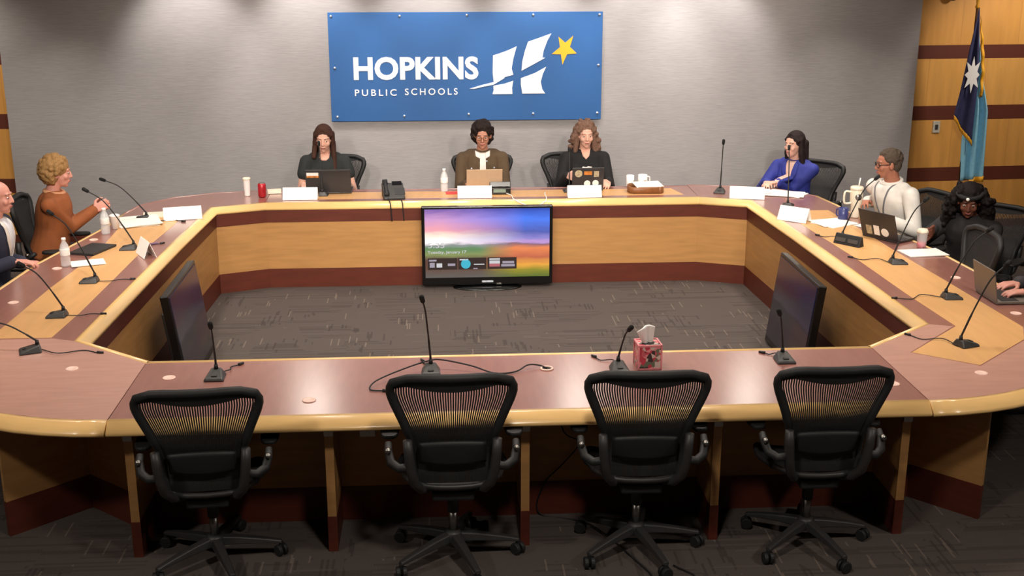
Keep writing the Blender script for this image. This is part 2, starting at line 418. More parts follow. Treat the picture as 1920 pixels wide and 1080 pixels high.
# added fill lamps over the front run, aimed to brighten far table and wall
for x in (-2.2, -1.1, 0.0, 1.1, 2.2):
    lamp('AREA', 'ceiling_or_fill_lamp', (x, -0.35, CEIL - 0.05), (x * 1.1, 4.6, 0.45), 23, WARM, shape='DISK', size=0.25, spread=R(72))
for x in (-3.9, 3.6):
    lamp('AREA', 'ceiling_or_fill_lamp', (x, 4.95, CEIL - 0.04), (x, 5.05, 0), 8, WARM, shape='DISK', size=0.2, spread=R(80))
# wall washers above the sign
for x in (-2.75, -1.6, -0.5, 0.6, 1.6, 2.3):
    lamp('SPOT', 'wall_washer', (x, 5.12, CEIL - 0.06), (x, 5.80, 1.9), 92, (1.0, 0.94, 0.89), spot_size=R(74), spot_blend=0.7, shadow_soft_size=0.10)
lamp('SPOT', 'wall_washer', (5.6, 4.6, CEIL - 0.06), (5.4, 5.9, 1.6), 150, WARM, spot_size=R(80), spot_blend=0.8, shadow_soft_size=0.12)
lamp('SPOT', 'wall_washer', (-5.6, 4.6, CEIL - 0.06), (-5.2, 5.9, 1.6), 150, WARM, spot_size=R(80), spot_blend=0.8, shadow_soft_size=0.12)

# ------------------------------------------------------------------ room shell
def slab(name, c, size, mat, bevel=0):
    return struct(MB().box(c, size).build(name, mat, None))
slab('floor', (0, -0.8, -0.05), (15, 14.6, 0.1), MAT['carpet'])
ceil_m = plain('off white ceiling', srgb(222, 216, 208), 0.9, var=0.03)
slab('ceiling', (0, -0.8, CEIL + 0.05), (15, 14.6, 0.1), ceil_m)
slab('wall_back', (-0.06, 5.85, 1.51), (9.0, 0.10, 3.02), MAT['wall_fabric'])
# maple clad walls either side of the fabric one, the right one turned slightly away
def turned_wall(name, x0, y0, x1, y1):
    d = V((x1 - x0, y1 - y0)); a = math.atan2(d.y, d.x)
    o = MB().box((d.length / 2, 0.05, 1.51), (d.length, 0.1, 3.02)).build(name, MAT['wall_panel'])
    o.location = (x0, y0, 0); o.rotation_euler = (0, 0, a); return struct(o)
turned_wall('wall_right', 4.30, 5.88, 7.4, 6.07)
turned_wall('wall_left', -7.4, 5.98, -4.42, 5.88)
plainwall = plain('painted side wall', srgb(150, 138, 128), 0.9, var=0.03)
slab('wall_far_right', (7.45, -0.9, 1.51), (0.1, 14.4, 3.02), plainwall)
slab('wall_far_left', (-7.45, -0.9, 1.51), (0.1, 14.4, 3.02), plainwall)
slab('wall_front', (0, -8.05, 1.51), (15, 0.1, 3.02), plainwall)
slab('baseboard_back', (-0.06, 5.79, 0.05), (8.98, 0.02, 0.10), MAT['mahog'])

# ------------------------------------------------------------------ sign
sg = thing('wall_sign', 'large blue wall sign with white lettering, flag-like emblem and orange star', 'sign', (-0.097, 5.80, 1.206))
BW, BH = 2.67, 1.052
def bp_(px, py): return ((px - 951) / 1788 * BW, BH - (py - 75) / 725 * BH)
MB().box((0, -0.03, BH / 2), (BW, 0.012, BH)).build('sign_panel', MAT['banner'], sg, bevel=0.002)
def sign_text(name, s, x0, y0, x1, y1, bold, sp):
    (ax, az), (bx, bz) = bp_(x0, y0), bp_(x1, y1)
    o = put(name, text_mesh(s, bx - ax, az - bz, 0.006, bold, sp), MAT['banner_white'], sg)
    o.location = ((ax + bx) / 2, -0.038, (az + bz) / 2)
sign_text('lettering', 'HOPKINS', 212, 368, 1028, 522, 0.035, 1.02)
sign_text('small_lettering', 'PUBLIC', 215, 584, 488, 628, 0.008, 1.4)
sign_text('small_lettering', 'SCHOOLS', 543, 580, 890, 624, 0.008, 1.4)
lg = MB()
for poly in ([(1125, 362), (1165, 350), (1220, 330), (1280, 303), (1259, 380), (1247, 450), (1258, 492), (1200, 508), (1128, 541), (1122, 480), (1123, 420)],
             [(970, 584), (1050, 560), (1128, 541), (1200, 508), (1200, 514), (1128, 558), (1060, 571), (1000, 585)],
             [(1126, 566), (1200, 552), (1257, 533), (1250, 580), (1252, 622), (1120, 622), (1128, 595)],
             [(1355, 272), (1420, 250), (1508, 218), (1482, 265), (1458, 330), (1450, 378), (1468, 380), (1400, 418), (1312, 466), (1318, 400), (1335, 330)],
             [(1308, 516), (1400, 482), (1475, 440), (1453, 490), (1440, 540), (1450, 590), (1470, 620), (1318, 620), (1308, 560)]):
    lg.prism_xz([bp_(*p) for p in poly], -0.042, -0.036)
lg.build('emblem', MAT['banner_white'], sg)
so = [(1555, 240), (1652, 235), (1677, 352), (1582, 427), (1512, 355)]; sc = V((1597, 323)); sp_ = []
for i, p in enumerate(so):
    sp_.append(p); m = (V(p) + V(so[(i + 1) % 5])) / 2; sp_.append(tuple(sc + (m - sc) * 0.50))
MB().prism_xz([bp_(*p) for p in sp_], -0.042, -0.036).build('orange_star', MAT['star'], sg)
for px, py in [(78, 100), (520, 100), (955, 95), (1388, 95), (1823, 95), (90, 440), (1822, 430), (95, 768), (535, 766), (962, 757), (1390, 757), (1820, 755)]:
    x, z = bp_(px, py); MB().cyl((x, 0, z), (x, -0.046, z), 0.012, seg=12).build('screw', MAT['steel'], sg, True)

# light switch and small camera on the right wall
sw = thing('wall_switch', 'small grey switch plate on the maple wall beside the flag', 'switch', (4.745, 5.907, 1.075))
MB().box((0, -0.006, 0), (0.075, 0.012, 0.12)).build('plate', plain('grey switch plate', srgb(178, 172, 160), 0.5), sw, bevel=0.003)
MB().box((0, -0.014, 0), (0.03, 0.008, 0.05)).build('rocker', MAT['graphite'], sw, bevel=0.002)
dc = thing('security_camera', 'little dark dome camera high on the maple wall', 'camera', (4.76, 5.908, 2.40))
MB().lathe([(0.055, 0), (0.055, 0.03), (0.05, 0.04)]).build('mount', MAT['chrome'], dc, True)
MB().ball((0, 0, 0), (0.045, 0.045, 0.045)).build('dome', MAT['bezel'], dc, True)
for ch in dc.children: ch.rotation_euler = (R(90), 0, 0); ch.location = (0, 0, 0)
dc.children[1].location = (0, -0.045, 0)

# ------------------------------------------------------------------ the ring of tables
H = 0.75
def arc(cx, cy, rx, ry, a0, a1, n):
    return [(cx + rx * math.cos(R(a0 + (a1 - a0) * k / n)), cy + ry * math.sin(R(a0 + (a1 - a0) * k / n))) for k in range(n + 1)]
in_left = [(-1.978, 0.0), (-2.466, 0.40), (-2.395, 2.7), (-2.335, 3.94), (-1.895, 4.12)]       # inner edge of the left wing, front to far
out_left = arc(-1.98, 0.49, 1.26, 1.28, 270, 180, 14) + [(-3.245, 1.4), (-3.20, 2.1), (-3.09, 2.75), (-3.01, 3.25), (-2.985, 3.7), (-2.93, 4.08), (-2.70, 4.38), (-2.36, 4.55), (-1.90, 4.645)]
def mir(p): return [(-x, y) for x, y in p]
BULL_IN = [(0, 0.752), (-0.024, 0.752), (-0.032, 0.750), (-0.066, 0.714), (-0.070, 0.706), (-0.068, 0.695), (-0.060, 0.690), (0, 0.690)]
BULL_OUT = [(0, 0.752), (0.018, 0.752), (0.026, 0.750), (0.068, 0.710), (0.073, 0.703), (0.073, 0.696), (0.066, 0.688), (0, 0.686)]
def inset(path, d):   # shift a polyline to the left of travel by d
    P = [V(p) for p in path]; out = []
    for i, p in enumerate(P):
        d0 = (p - P[i - 1]).normalized() if i else (P[1] - p).normalized()
        d1 = (P[i + 1] - p).normalized() if i < len(P) - 1 else d0
        n0 = V((-d0.y, d0.x)); n1 = V((-d1.y, d1.x)); m = (n0 + n1).normalized(); k = 1 / max(0.3, m.dot(n0))
        out.append((p.x + m.x * d * k, p.y + m.y * d * k))
    return out
def flip(prof): return [(-o, z) for o, z in prof]
def panels(parent, pts, t, top_band=True, low=0.18, sgn=1, nm='panel'):
    """A standing board following the polyline: maple field, mahogany plinth and (inside the ring) a mahogany rail under the top."""
    prof = lambda z0, z1, e: [(-e * sgn, z0), (-e * sgn, z1), ((t + e) * sgn, z1), ((t + e) * sgn, z0)]
    MB().sweep(pts, prof(0.0, low, 0.002)).build('plinth', MAT['mahog'], parent, world=True)
    MB().sweep(pts, prof(low, 0.585 if top_band else 0.69, 0.0)).build('maple_panel', MAT['maple'], parent, world=True)
    if top_band: MB().sweep(pts, prof(0.585, 0.69, 0.004)).build('under_rail', MAT['mahog'], parent, world=True)

GAP = 0.004
# front run
MAT['mahog_corner_sheen'] = plain('mahogany corner veneer with painted sheen', srgb(200, 153, 139), 0.26, var=0.06, scale=5, stretch=(1, 6, 1), coat=1.0, spec=0.8)  # separate corner leaves; their lighter tone has the glossy sheen painted in
ft = thing('conference_table', 'front run of the table ring, plain dark red top, behind four empty chairs', 'table', (0, -0.4, 0), group=None)
OF = -0.785
MB().prism([(-1.976, 0), (-1.976, OF), (1.976, OF), (1.976, 0)], 0.712, H).build('tabletop', MAT['mahog_top'], ft, world=True)
MB().sweep([(-1.976, 0), (1.976, 0)], flip(BULL_IN)).build('inner_edge', MAT['maple_edge'], ft, True, world=True)
MB().sweep([(1.976, OF), (-1.976, OF)], BULL_OUT).build('outer_edge', MAT['maple_edge'], ft, True, world=True)
MB().box((0, -0.03, 0.345), (3.94, 0.03, 0.69)).build('inner_panel', MAT['maple'], ft, world=True)
MB().sweep([(-1.95, -0.40), (1.97, -0.40)], [(0, 0.19), (0, 0.69), (0.03, 0.69), (0.03, 0.19)]).build('modesty_panel', MAT['maple'], ft, world=True)
MB().sweep([(-1.95, -0.40), (1.97, -0.40)], [(-0.003, 0), (-0.003, 0.19), (0.03, 0.19), (0.03, 0)]).build('plinth', MAT['mahog'], ft, world=True)
for i in range(5):
    x = -1.908 + 0.953 * i
    lg_ = MB().box((x, -0.57, 0.44), (0.042, 0.34, 0.50)).build('leg_panel', MAT['maple'], ft, world=True)
    MB().box((x, -0.57, 0.095), (0.046, 0.344, 0.19)).build('plinth', MAT['mahog'], lg_)
    MB().box((x, -0.743, 0.655), (0.046, 0.02, 0.07)).build('bracket', MAT['chrome'], lg_, bevel=0.002)
# side wings (left, then its mirror image)
def wing(sgn, label):
    side = 'left' if sgn < 0 else 'right'
    t = thing('conference_table', label, 'table', (2.8 * sgn, 1.9, 0))
    fx = (lambda p: p) if sgn < 0 else mir
    ip, op = in_left, out_left
    MB().prism(fx(ip + op[::-1]) if sgn < 0 else mir(ip + op[::-1])[::-1], 0.712, H).build('tabletop', MAT['mahog_top'], t, world=True)
    # trims: inner edge travels front->far; the opening lies to its right on the left wing
    if sgn < 0:
        MB().sweep(ip, BULL_IN).build('inner_edge', MAT['maple_edge'], t, True, world=True)
        MB().sweep(op[:20], BULL_OUT).build('outer_edge', MAT['maple_edge'], t, True, world=True)
        MB().sweep(op[19:], BULL_OUT).build('dark_edge', MAT['mahog_top'], t, True, world=True)
        panels(t, inset(ip, -0.055), 0.03, True, 0.17, 1)
        inl = [(-2.955, 0.62), (-2.905, 0.47), (-2.612, 0.47), (-2.585, 0.95), (-2.57, 1.8), (-2.56, 2.4), (-2.50, 3.25), (-2.50, 3.62), (-2.90, 3.62), (-2.91, 3.2), (-2.87, 2.4), (-2.93, 1.5)]
        fin = [(-1.99, -0.40), (-2.28, -0.15), (-2.62, -0.47)]
    else:
        MB().sweep(mir(ip), flip(BULL_IN)).build('inner_edge', MAT['maple_edge'], t, True, world=True)
        MB().sweep(mir(op[:21]), flip(BULL_OUT)).build('outer_edge', MAT['maple_edge'], t, True, world=True)
        MB().sweep(mir(op[20:]), flip(BULL_OUT)).build('dark_edge', MAT['mahog_top'], t, True, world=True)
        panels(t, inset(mir(ip), 0.055), 0.03, True, 0.17, -1)
        inl = [(2.99, 0.31), (2.89, 0.09), (2.453, -0.315), (2.17, -0.09), (2.605, 0.35), (2.57, 1.03), (2.55, 1.95), (2.50, 2.7), (2.46, 3.5), (2.86, 3.5), (2.885, 2.9), (2.91, 2.05), (2.95, 1.27)]
        fin = [(1.99, -0.40), (2.12, -0.30), (2.40, -0.60)]
    MB().prism(inl if sgn > 0 else inl, H - 0.004, H + 0.0012).build('maple_inlay', MAT['maple_top'], t, world=True)
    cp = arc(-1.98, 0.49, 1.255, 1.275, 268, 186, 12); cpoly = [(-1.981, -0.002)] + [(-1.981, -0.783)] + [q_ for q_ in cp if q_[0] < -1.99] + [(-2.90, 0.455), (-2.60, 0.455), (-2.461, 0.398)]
    MB().prism(cpoly if sgn < 0 else mir([(-1.981, -0.002), (-1.981, -0.783)] + [q_ for q_ in cp if q_[0] < -1.99] + [(-2.98, 0.30), (-2.89, 0.08), (-2.453, -0.325), (-2.16, -0.09), (-2.59, 0.35), (-2.461, 0.398)]), H - 0.004, H + 0.0008).build('corner_sheen_veneer', MAT['mahog_corner_sheen'], t, world=True)
    MB().sweep(fin, [(-0.012, 0.19), (-0.012, 0.69), (0.012, 0.69), (0.012, 0.19)]).build('corner_panel', MAT['maple'], t, world=True)
    MB().sweep(fin, [(-0.015, 0), (-0.015, 0.19), (0.015, 0.19), (0.015, 0)]).build('corner_plinth', MAT['mahog'], t, world=True)
    return t
wl = wing(-1, 'left wing of the table ring with a tapering maple inlay, curving at its near corner')
wr = wing(1, 'right wing of the table ring, its maple inlay ending in a point')
# far run
fr = thing('conference_table', 'far run of the table ring under the blue sign, three people seated along it', 'table', (0, 4.4, 0))
FI, FO = 4.12, 4.60
MB().prism([(-1.893, FI), (1.893, FI), (1.893, FO), (-1.893, FO)], 0.712, H).build('tabletop', MAT['mahog_top'], fr, world=True)
MB().sweep([(-1.893, FI), (1.893, FI)], BULL_IN).build('inner_edge', MAT['maple_edge'], fr, True, world=True)
MB().sweep([(1.893, FO), (-1.893, FO)], flip(BULL_OUT)).build('outer_edge', MAT['mahog_top'], fr, True, world=True)
panels(fr, [(-1.88, FI - 0.055), (1.88, FI - 0.055)], 0.03, True, 0.17, 1)
MB().prism([(-1.70, 4.215), (1.78, 4.215), (1.72, 4.50), (-1.40, 4.50), (-1.40, 4.49), (-1.70, 4.40)], H - 0.004, H + 0.0012).build('maple_inlay', MAT['maple_top'], fr, world=True)
for sx in (-1, 1): MB().box((sx * 1.0, 4.40, 0.355), (0.04, 0.30, 0.71)).build('leg_panel', MAT['maple'], fr, world=True)

# pale grommet plugs let into the tops
for i, (x, y, wh) in enumerate([(-3.058, 1.187, 'outer strip of the left wing, nearer of two'), (-3.004, 2.828, 'outer strip of the left wing, by the laptop'), (-3.03, 2.0, 'left wing, beside the nearer water bottle'),
        (-2.347, -0.066, 'near left curved corner'), (-1.808, -0.237, 'front run, just right of the left seam'), (-1.056, -0.60, 'front run edge, between the first two chairs'),
        (1.888, -0.56, 'front run, behind the rightmost empty chair'), (2.405, -0.435, 'near right curved corner'), (3.045, 1.377, 'right wing, by the empty chair'), (3.073, 0.57, 'right wing, below the silver laptop')]):
    g = MB().lathe([(0.030, 0), (0.034, 0.0005), (0.033, 0.004), (0.024, 0.005), (0.022, 0.003), (0.0, 0.003)][:5], seg=24).build('cable_grommet', MAT['grommet'], None, True)
    g.location = (x, y, H); tag(g, 'pale round cable grommet set in the ' + wh, 'grommet', 'pale cable grommets in the tabletops')
g = thing('cable_grommet', 'open ring grommet with a black cable running into it', 'grommet', (0.149, -0.225, H), group='pale cable grommets in the tabletops')
pts = [(0.030 * math.cos(a * math.pi / 12), 0.030 * math.sin(a * math.pi / 12), 0.003) for a in range(25)]
MB().tube(pts, 0.006, 6).build('ring', MAT['grommet'], g, True)
MB().cyl((0, 0, 0.0005), (0, 0, 0.002), 0.025).build('dark_hole', MAT['black'], g)
# ------------------------------------------------------------------ displays inside the ring
def display(label, loc, rz, W, HH, scr, z0=0.03, chin=0.07, lit=False, tilt=0):
    t = thing('television', label, 'television', loc, rz)
    T = 0.055; t.rotation_euler = (R(-tilt), 0, rz)
    # local: screen faces -Y
    MB().box((0, 0.03, z0 + HH / 2), (W, T, HH)).build('housing', MAT['bezel'], t, bevel=0.008)
    o = MB().box((0, 0, z0 + chin + (HH - chin - 0.022) / 2), (W - 0.056, 0.006, HH - chin - 0.022)).build('screen', scr, t)
    MB().box((0, 0.09, z0 + HH * 0.45), (W * 0.55, 0.08, HH * 0.6)).build('rear_box', MAT['black'], t, bevel=0.01)
    if not tilt: MB().box((0, 0.06, 0.055), (0.16, 0.05, 0.10)).build('stand_neck', MAT['black'], t, bevel=0.004)
    if not tilt: MB().lathe([(0.0, 0), (0.30, 0), (0.30, 0.006), (0.27, 0.014), (0.05, 0.022), (0.0, 0.022)][1:5], (0, 0.0, 0), 40).build('stand_base', MAT['bezel'], t, True)
    for ch in t.children:
        if ch.name.startswith('stand_base'): ch.scale = (1, 0.42, 1); ch.location = (0, 0.03, 0)
    MB().box((0.0, -0.001, z0 + chin * 0.42), (0.10, 0.006, 0.016)).build('maker_badge', MAT['steel'], t, bevel=0.002)
    MB().box((0.10, -0.001, z0 + chin * 0.12), (0.045, 0.006, 0.014)).build('sensor', MAT['chrome'], t, bevel=0.002)
    if lit:
        sw, sh = W - 0.056, HH - chin - 0.022; zc = z0 + chin
        wt = emit('on screen white', srgb(232, 232, 236), 0.75); dk = emit('on screen dark tile', srgb(60, 42, 40), 0.6)
        cy = emit('on screen cyan', srgb(70, 200, 226), 0.8); pk = emit('on screen rose', srgb(214, 120, 130), 0.7); pw = emit('on screen soft white', srgb(190, 180, 196), 0.7)
        def at(u, v): return (-sw / 2 + u * sw, zc + v * sh)
        def tx(name, s, u0, v0, u1, v1, m, b=0.0):
            (a, c), (d, e) = at(u0, v0), at(u1, v1)
            q = put(name, text_mesh(s, d - a, e - c, 0.002, b), m, o); q.location = ((a + d) / 2, -0.005, (c + e) / 2)
        def rc(name, u0, v0, u1, v1, m, y=-0.004):
            (a, c), (d, e) = at(u0, v0), at(u1, v1)
            MB().box(((a + d) / 2, y, (c + e) / 2), (d - a, 0.001, e - c)).build(name, m, o)
        tx('clock_digits', '5:35', 0.025, 0.44, 0.155, 0.515, wt)
        tx('date_line', 'Tuesday, January 17', 0.02, 0.345, 0.33, 0.40, wt, 0.01)
        for u0, u1 in ((0.02, 0.255), (0.265, 0.49), (0.50, 0.735)): rc('app_tile', u0, 0.12, u1, 0.29, dk)
        for a in ((0.035, 0.155, 0.075, 0.225, pw), (0.09, 0.155, 0.135, 0.215, wt), (0.18, 0.175, 0.24, 0.21, pw), (0.03, 0.245, 0.09, 0.27, pw), (0.275, 0.255, 0.345, 0.275, wt),
                  (0.39, 0.185, 0.475, 0.20, wt), (0.385, 0.125, 0.42, 0.14, pw), (0.515, 0.255, 0.60, 0.278, wt), (0.515, 0.20, 0.60, 0.245, wt), (0.515, 0.155, 0.60, 0.20, pk), (0.62, 0.20, 0.715, 0.235, pw), (0.61, 0.155, 0.72, 0.19, pw)):
            rc('tile_content', *a, y=-0.0055)
        x, z = at(0.325, 0.20)
        MB().cyl((x, -0.004, z), (x, -0.006, z), 0.042, seg=24).build('round_icon', cy, o)
    return t
display('lit flat television showing a sunset landscape, centred under the far table', (0.018, 3.93, 0), 0, 1.135, 0.70, MAT['screen'], lit=True)
display('dark television standing against the left wing inside the ring', (-2.075, 1.93, 0), R(90), 0.93, 0.69, MAT['screen_dim'], z0=0.012, chin=0.05, tilt=8)
display('dark television standing against the right wing inside the ring', (2.045, 1.88, 0), R(-90), 0.93, 0.69, MAT['screen_dim'], z0=0.012, chin=0.05, tilt=7)

# ------------------------------------------------------------------ mesh back task chairs
def half_w(z):
    P = [(0.47, 0.165), (0.52, 0.178), (0.60, 0.183), (0.70, 0.190), (0.76, 0.204), (0.82, 0.224), (0.88, 0.248), (0.93, 0.268), (0.97, 0.278), (1.00, 0.276), (1.02, 0.265), (1.035, 0.240), (1.043, 0.20)]
    for (a, wa), (b, wb) in zip(P, P[1:]):
        if z <= b: return wa + (wb - wa) * max(0, (z - a)) / (b - a)
    return P[-1][1]
def back_y(x, z): return -0.185 - 0.125 * ((z - 0.47) / 0.57) ** 1.15 - 0.035 * math.exp(-((z - 0.64) / 0.09) ** 2) * -0.6 + 0.9 * x * x * (0.45 + 0.3 * (z - 0.47))
def make_chair(label, loc, rz):
    t = thing('office_chair', label, 'chair', loc, rz)
    # star base
    mb = MB().lathe([(0.034, 0.085), (0.046, 0.095), (0.046, 0.135), (0.032, 0.15)], seg=20)
    hub = mb.build('base_hub', MAT['graphite'], t, True)
    for k in range(5):
        a = R(90 + 72 * k + 200); d = V((math.cos(a), math.sin(a), 0)); s = V((-d.y, d.x, 0))
        pts = []
        m = MB()
        rings = []
        for u, wd, zt, zb in ((0.03, 0.030, 0.140, 0.095), (0.12, 0.027, 0.130, 0.092), (0.24, 0.022, 0.108, 0.082), (0.325, 0.017, 0.088, 0.070)):
            p = d * u
            rings.append([m.bm.verts.new(p + s * wd + V((0, 0, zb))), m.bm.verts.new(p - s * wd + V((0, 0, zb))), m.bm.verts.new(p - s * wd * 0.7 + V((0, 0, zt))), m.bm.verts.new(p + s * wd * 0.7 + V((0, 0, zt)))])
        for A, B in zip(rings, rings[1:]):
            for j in range(4): m.bm.faces.new((A[j], A[(j + 1) % 4], B[(j + 1) % 4], B[j]))
        m.bm.faces.new(rings[0][::-1]); m.bm.faces.new(rings[-1])
        lg_ = m.build('leg', MAT['graphite'], t, bevel=0.006)
        c = d * 0.318; q = R(37 * k); wd = V((math.cos(a + q), math.sin(a + q), 0))
        m = MB()
        m.cyl(c + wd * 0.006 + V((0, 0, 0.030)), c + wd * 0.026 + V((0, 0, 0.030)), 0.030, seg=18)
        m.cyl(c - wd * 0.006 + V((0, 0, 0.030)), c - wd * 0.026 + V((0, 0, 0.030)), 0.030, seg=18)
        m.cyl(c + V((0, 0, 0.03)), c + V((0, 0, 0.078)), 0.012, seg=10)
        m.build('caster', MAT['black'], lg_, bevel=0.004)
    MB().cyl((0, 0, 0.14), (0, 0, 0.26), 0.021).build('gas_lift', MAT['chrome'], t, True)
    MB().cyl((0, 0, 0.25), (0, 0, 0.39), 0.028).build('lift_sleeve', MAT['black'], t, True)
    MB().box((0, -0.02, 0.405), (0.20, 0.30, 0.05)).box((0, 0.02, 0.385), (0.12, 0.16, 0.05)).build('tilt_mechanism', MAT['black'], t, bevel=0.012)
    # seat
    outl = []
    for k in range(40):
        a = 2 * math.pi * k / 40; c_, s_ = math.cos(a), math.sin(a)
        x = 0.255 * math.copysign(abs(c_) ** 0.55, c_); y = 0.03 + 0.225 * math.copysign(abs(s_) ** 0.6, s_)
        outl.append((x * (1.0 if y > 0 else 0.9), y))
    def sz(x, y): return 0.468 - (0.05 * max(0, (y - 0.16) / 0.1) ** 2) - 0.015 * max(0, 1 - (abs(x) / 0.2) ** 2) + 0.012 * (y < -0.1)
    MB().tube([V((x, y, sz(x, y))) for x, y in outl + outl[:2]], 0.014, 8).build('seat_frame', MAT['graphite'], t, True)
    m = MB(); cen = (0, 0.03)
    def sf(u, v):
        k = u * 40; i = int(k) % 40; x, y = outl[i]; x, y = x * v, 0.03 + (y - 0.03) * v; return V((x, y, sz(x, y)))
    m.grid(sf, 40, 6); m.build('seat_mesh', MAT['pellicle'], t, True, solid=0.006)
    # back frame: rim tube
    zs = [0.48 + 0.563 * k / 22 for k in range(23)]
    right = [V((half_w(z), back_y(half_w(z), z), z)) for z in zs]
    left = [V((-p.x, p.y, p.z)) for p in right]
    topm = [V((x, back_y(x, 1.047), 1.047)) for x in (0.15, 0.08, 0, -0.08, -0.15)]
    botm = [V((x, back_y(x, 0.475) - 0.004, 0.472 - 0.012 * (1 - (x / 0.165) ** 2))) for x in (-0.12, -0.06, 0, 0.06, 0.12)]
    loop = right + topm + left[::-1] + botm + right[:1]
    rad = []
    for p in loop: rad.append(0.0215 if p.z > 0.75 else 0.016)
    m = MB().tube(loop, rad, 8)
    # head band (deeper in the middle) and side webs where the rim widens
    def hb(u, v):
        x = (u * 2 - 1) * 0.262; dp = 0.030 + 0.030 * max(0, 1 - (x / 0.20) ** 2); zt = 1.036 - 0.02 * (abs(x) / 0.262) ** 6
        z = zt - v * dp; return V((x, back_y(x, z) - 0.004, z))
    m.grid(hb, 26, 3)
    m.build('back_frame', MAT['black'], t, True)
    # suspension strips of the back
    m = MB(); n = 46
    for k in range(n):
        f = (k + 0.5) / n * 2 - 1
        A, B = [], []
        for j in range(15):
            z = 0.485 + (1.0 - 0.485) * j / 14; hw = half_w(z) - 0.008
            for dst, off in ((A, -0.27 / n), (B, 0.27 / n)):
                x = f * hw + math.copysign(hw / n * (0.60 if z > 0.82 else 0.60 + 0.30 * min(1, (0.82 - z) / 0.06)), off); dst.append(m.bm.verts.new((x, back_y(x, z), z)))
        for j in range(14): m.bm.faces.new((A[j], B[j], B[j + 1], A[j + 1]))
    m.build('back_mesh', MAT['pellicle'], t, solid=0.003)
    # lumbar pad, uprights and lower yoke
    def lum(u, v):
        x = (u * 2 - 1) * 0.155; z = 0.60 + 0.105 * v - 0.018 * (1 - (x / 0.155) ** 2) * (1 - v) + 0.012 * (1 - (x / 0.155) ** 2) * v
        return V((x, back_y(x, z) - 0.020 - 0.012 * math.sin(math.pi * v), z))
    MB().grid(lum, 16, 6).build('lumbar_pad', MAT['black'], t, True, solid=0.016)
    for s in (-1, 1):
        pts = [V((s * 0.205, -0.262, 0.735)), V((s * 0.200, -0.262, 0.66)), V((s * 0.192, -0.252, 0.58)), V((s * 0.178, -0.236, 0.51)), V((s * 0.148, -0.20, 0.462)), V((s * 0.11, -0.12, 0.43)), V((s * 0.08, -0.02, 0.415))]
        MB().tube(pts, [0.021, 0.023, 0.024, 0.024, 0.022, 0.019, 0.016], 10).build('upright', MAT['graphite'], t, True)
        pts = [V((s * 0.195, -0.252, 0.60)), V((s * 0.245, -0.235, 0.585)), V((s * 0.285, -0.20, 0.60)), V((s * 0.298, -0.155, 0.64)), V((s * 0.298, -0.12, 0.665))]
        arm = MB().tube(pts, [0.020, 0.021, 0.022, 0.019, 0.016], 10).build('armrest', MAT['black'], t, True)
        m = MB()
        pl = []
        for k in range(28):
            a = 2 * math.pi * k / 28; c_, s_ = math.cos(a), math.sin(a)
            pl.append((s * 0.296 + 0.045 * math.copysign(abs(c_) ** 0.6, c_), 0.055 + 0.130 * math.copysign(abs(s_) ** 0.6, s_)))
        m.prism(pl, 0.660, 0.682); m.build('arm_pad', MAT['black'], arm, bevel=0.008)
        MB().cyl((s * 0.298, -0.17, 0.652), (s * 0.298, -0.195, 0.652), 0.014).build('adjusting_knob', MAT['chrome'], arm, True)
    return t
ch0 = make_chair('empty mesh-back chair, leftmost of the four in front', (-1.522, -0.79, 0), R(4))
G4 = 'empty chairs along the front run'
ch0['group'] = G4
dup(ch0, (-0.361, -0.83, 0), R(0), 'empty mesh-back chair directly below the lit television, second in the front row', G4)
dup(ch0, (0.545, -0.80, 0), R(-2), 'empty mesh-back chair right below the tissue box', G4).scale = (0.985, 1, 0.985)
dup(ch0, (1.405, -0.80, 0), R(0), 'empty mesh-back chair, rightmost of the four in front', G4).scale = (0.955, 1, 0.985)
ch0.scale = (0.985, 1, 0.945)

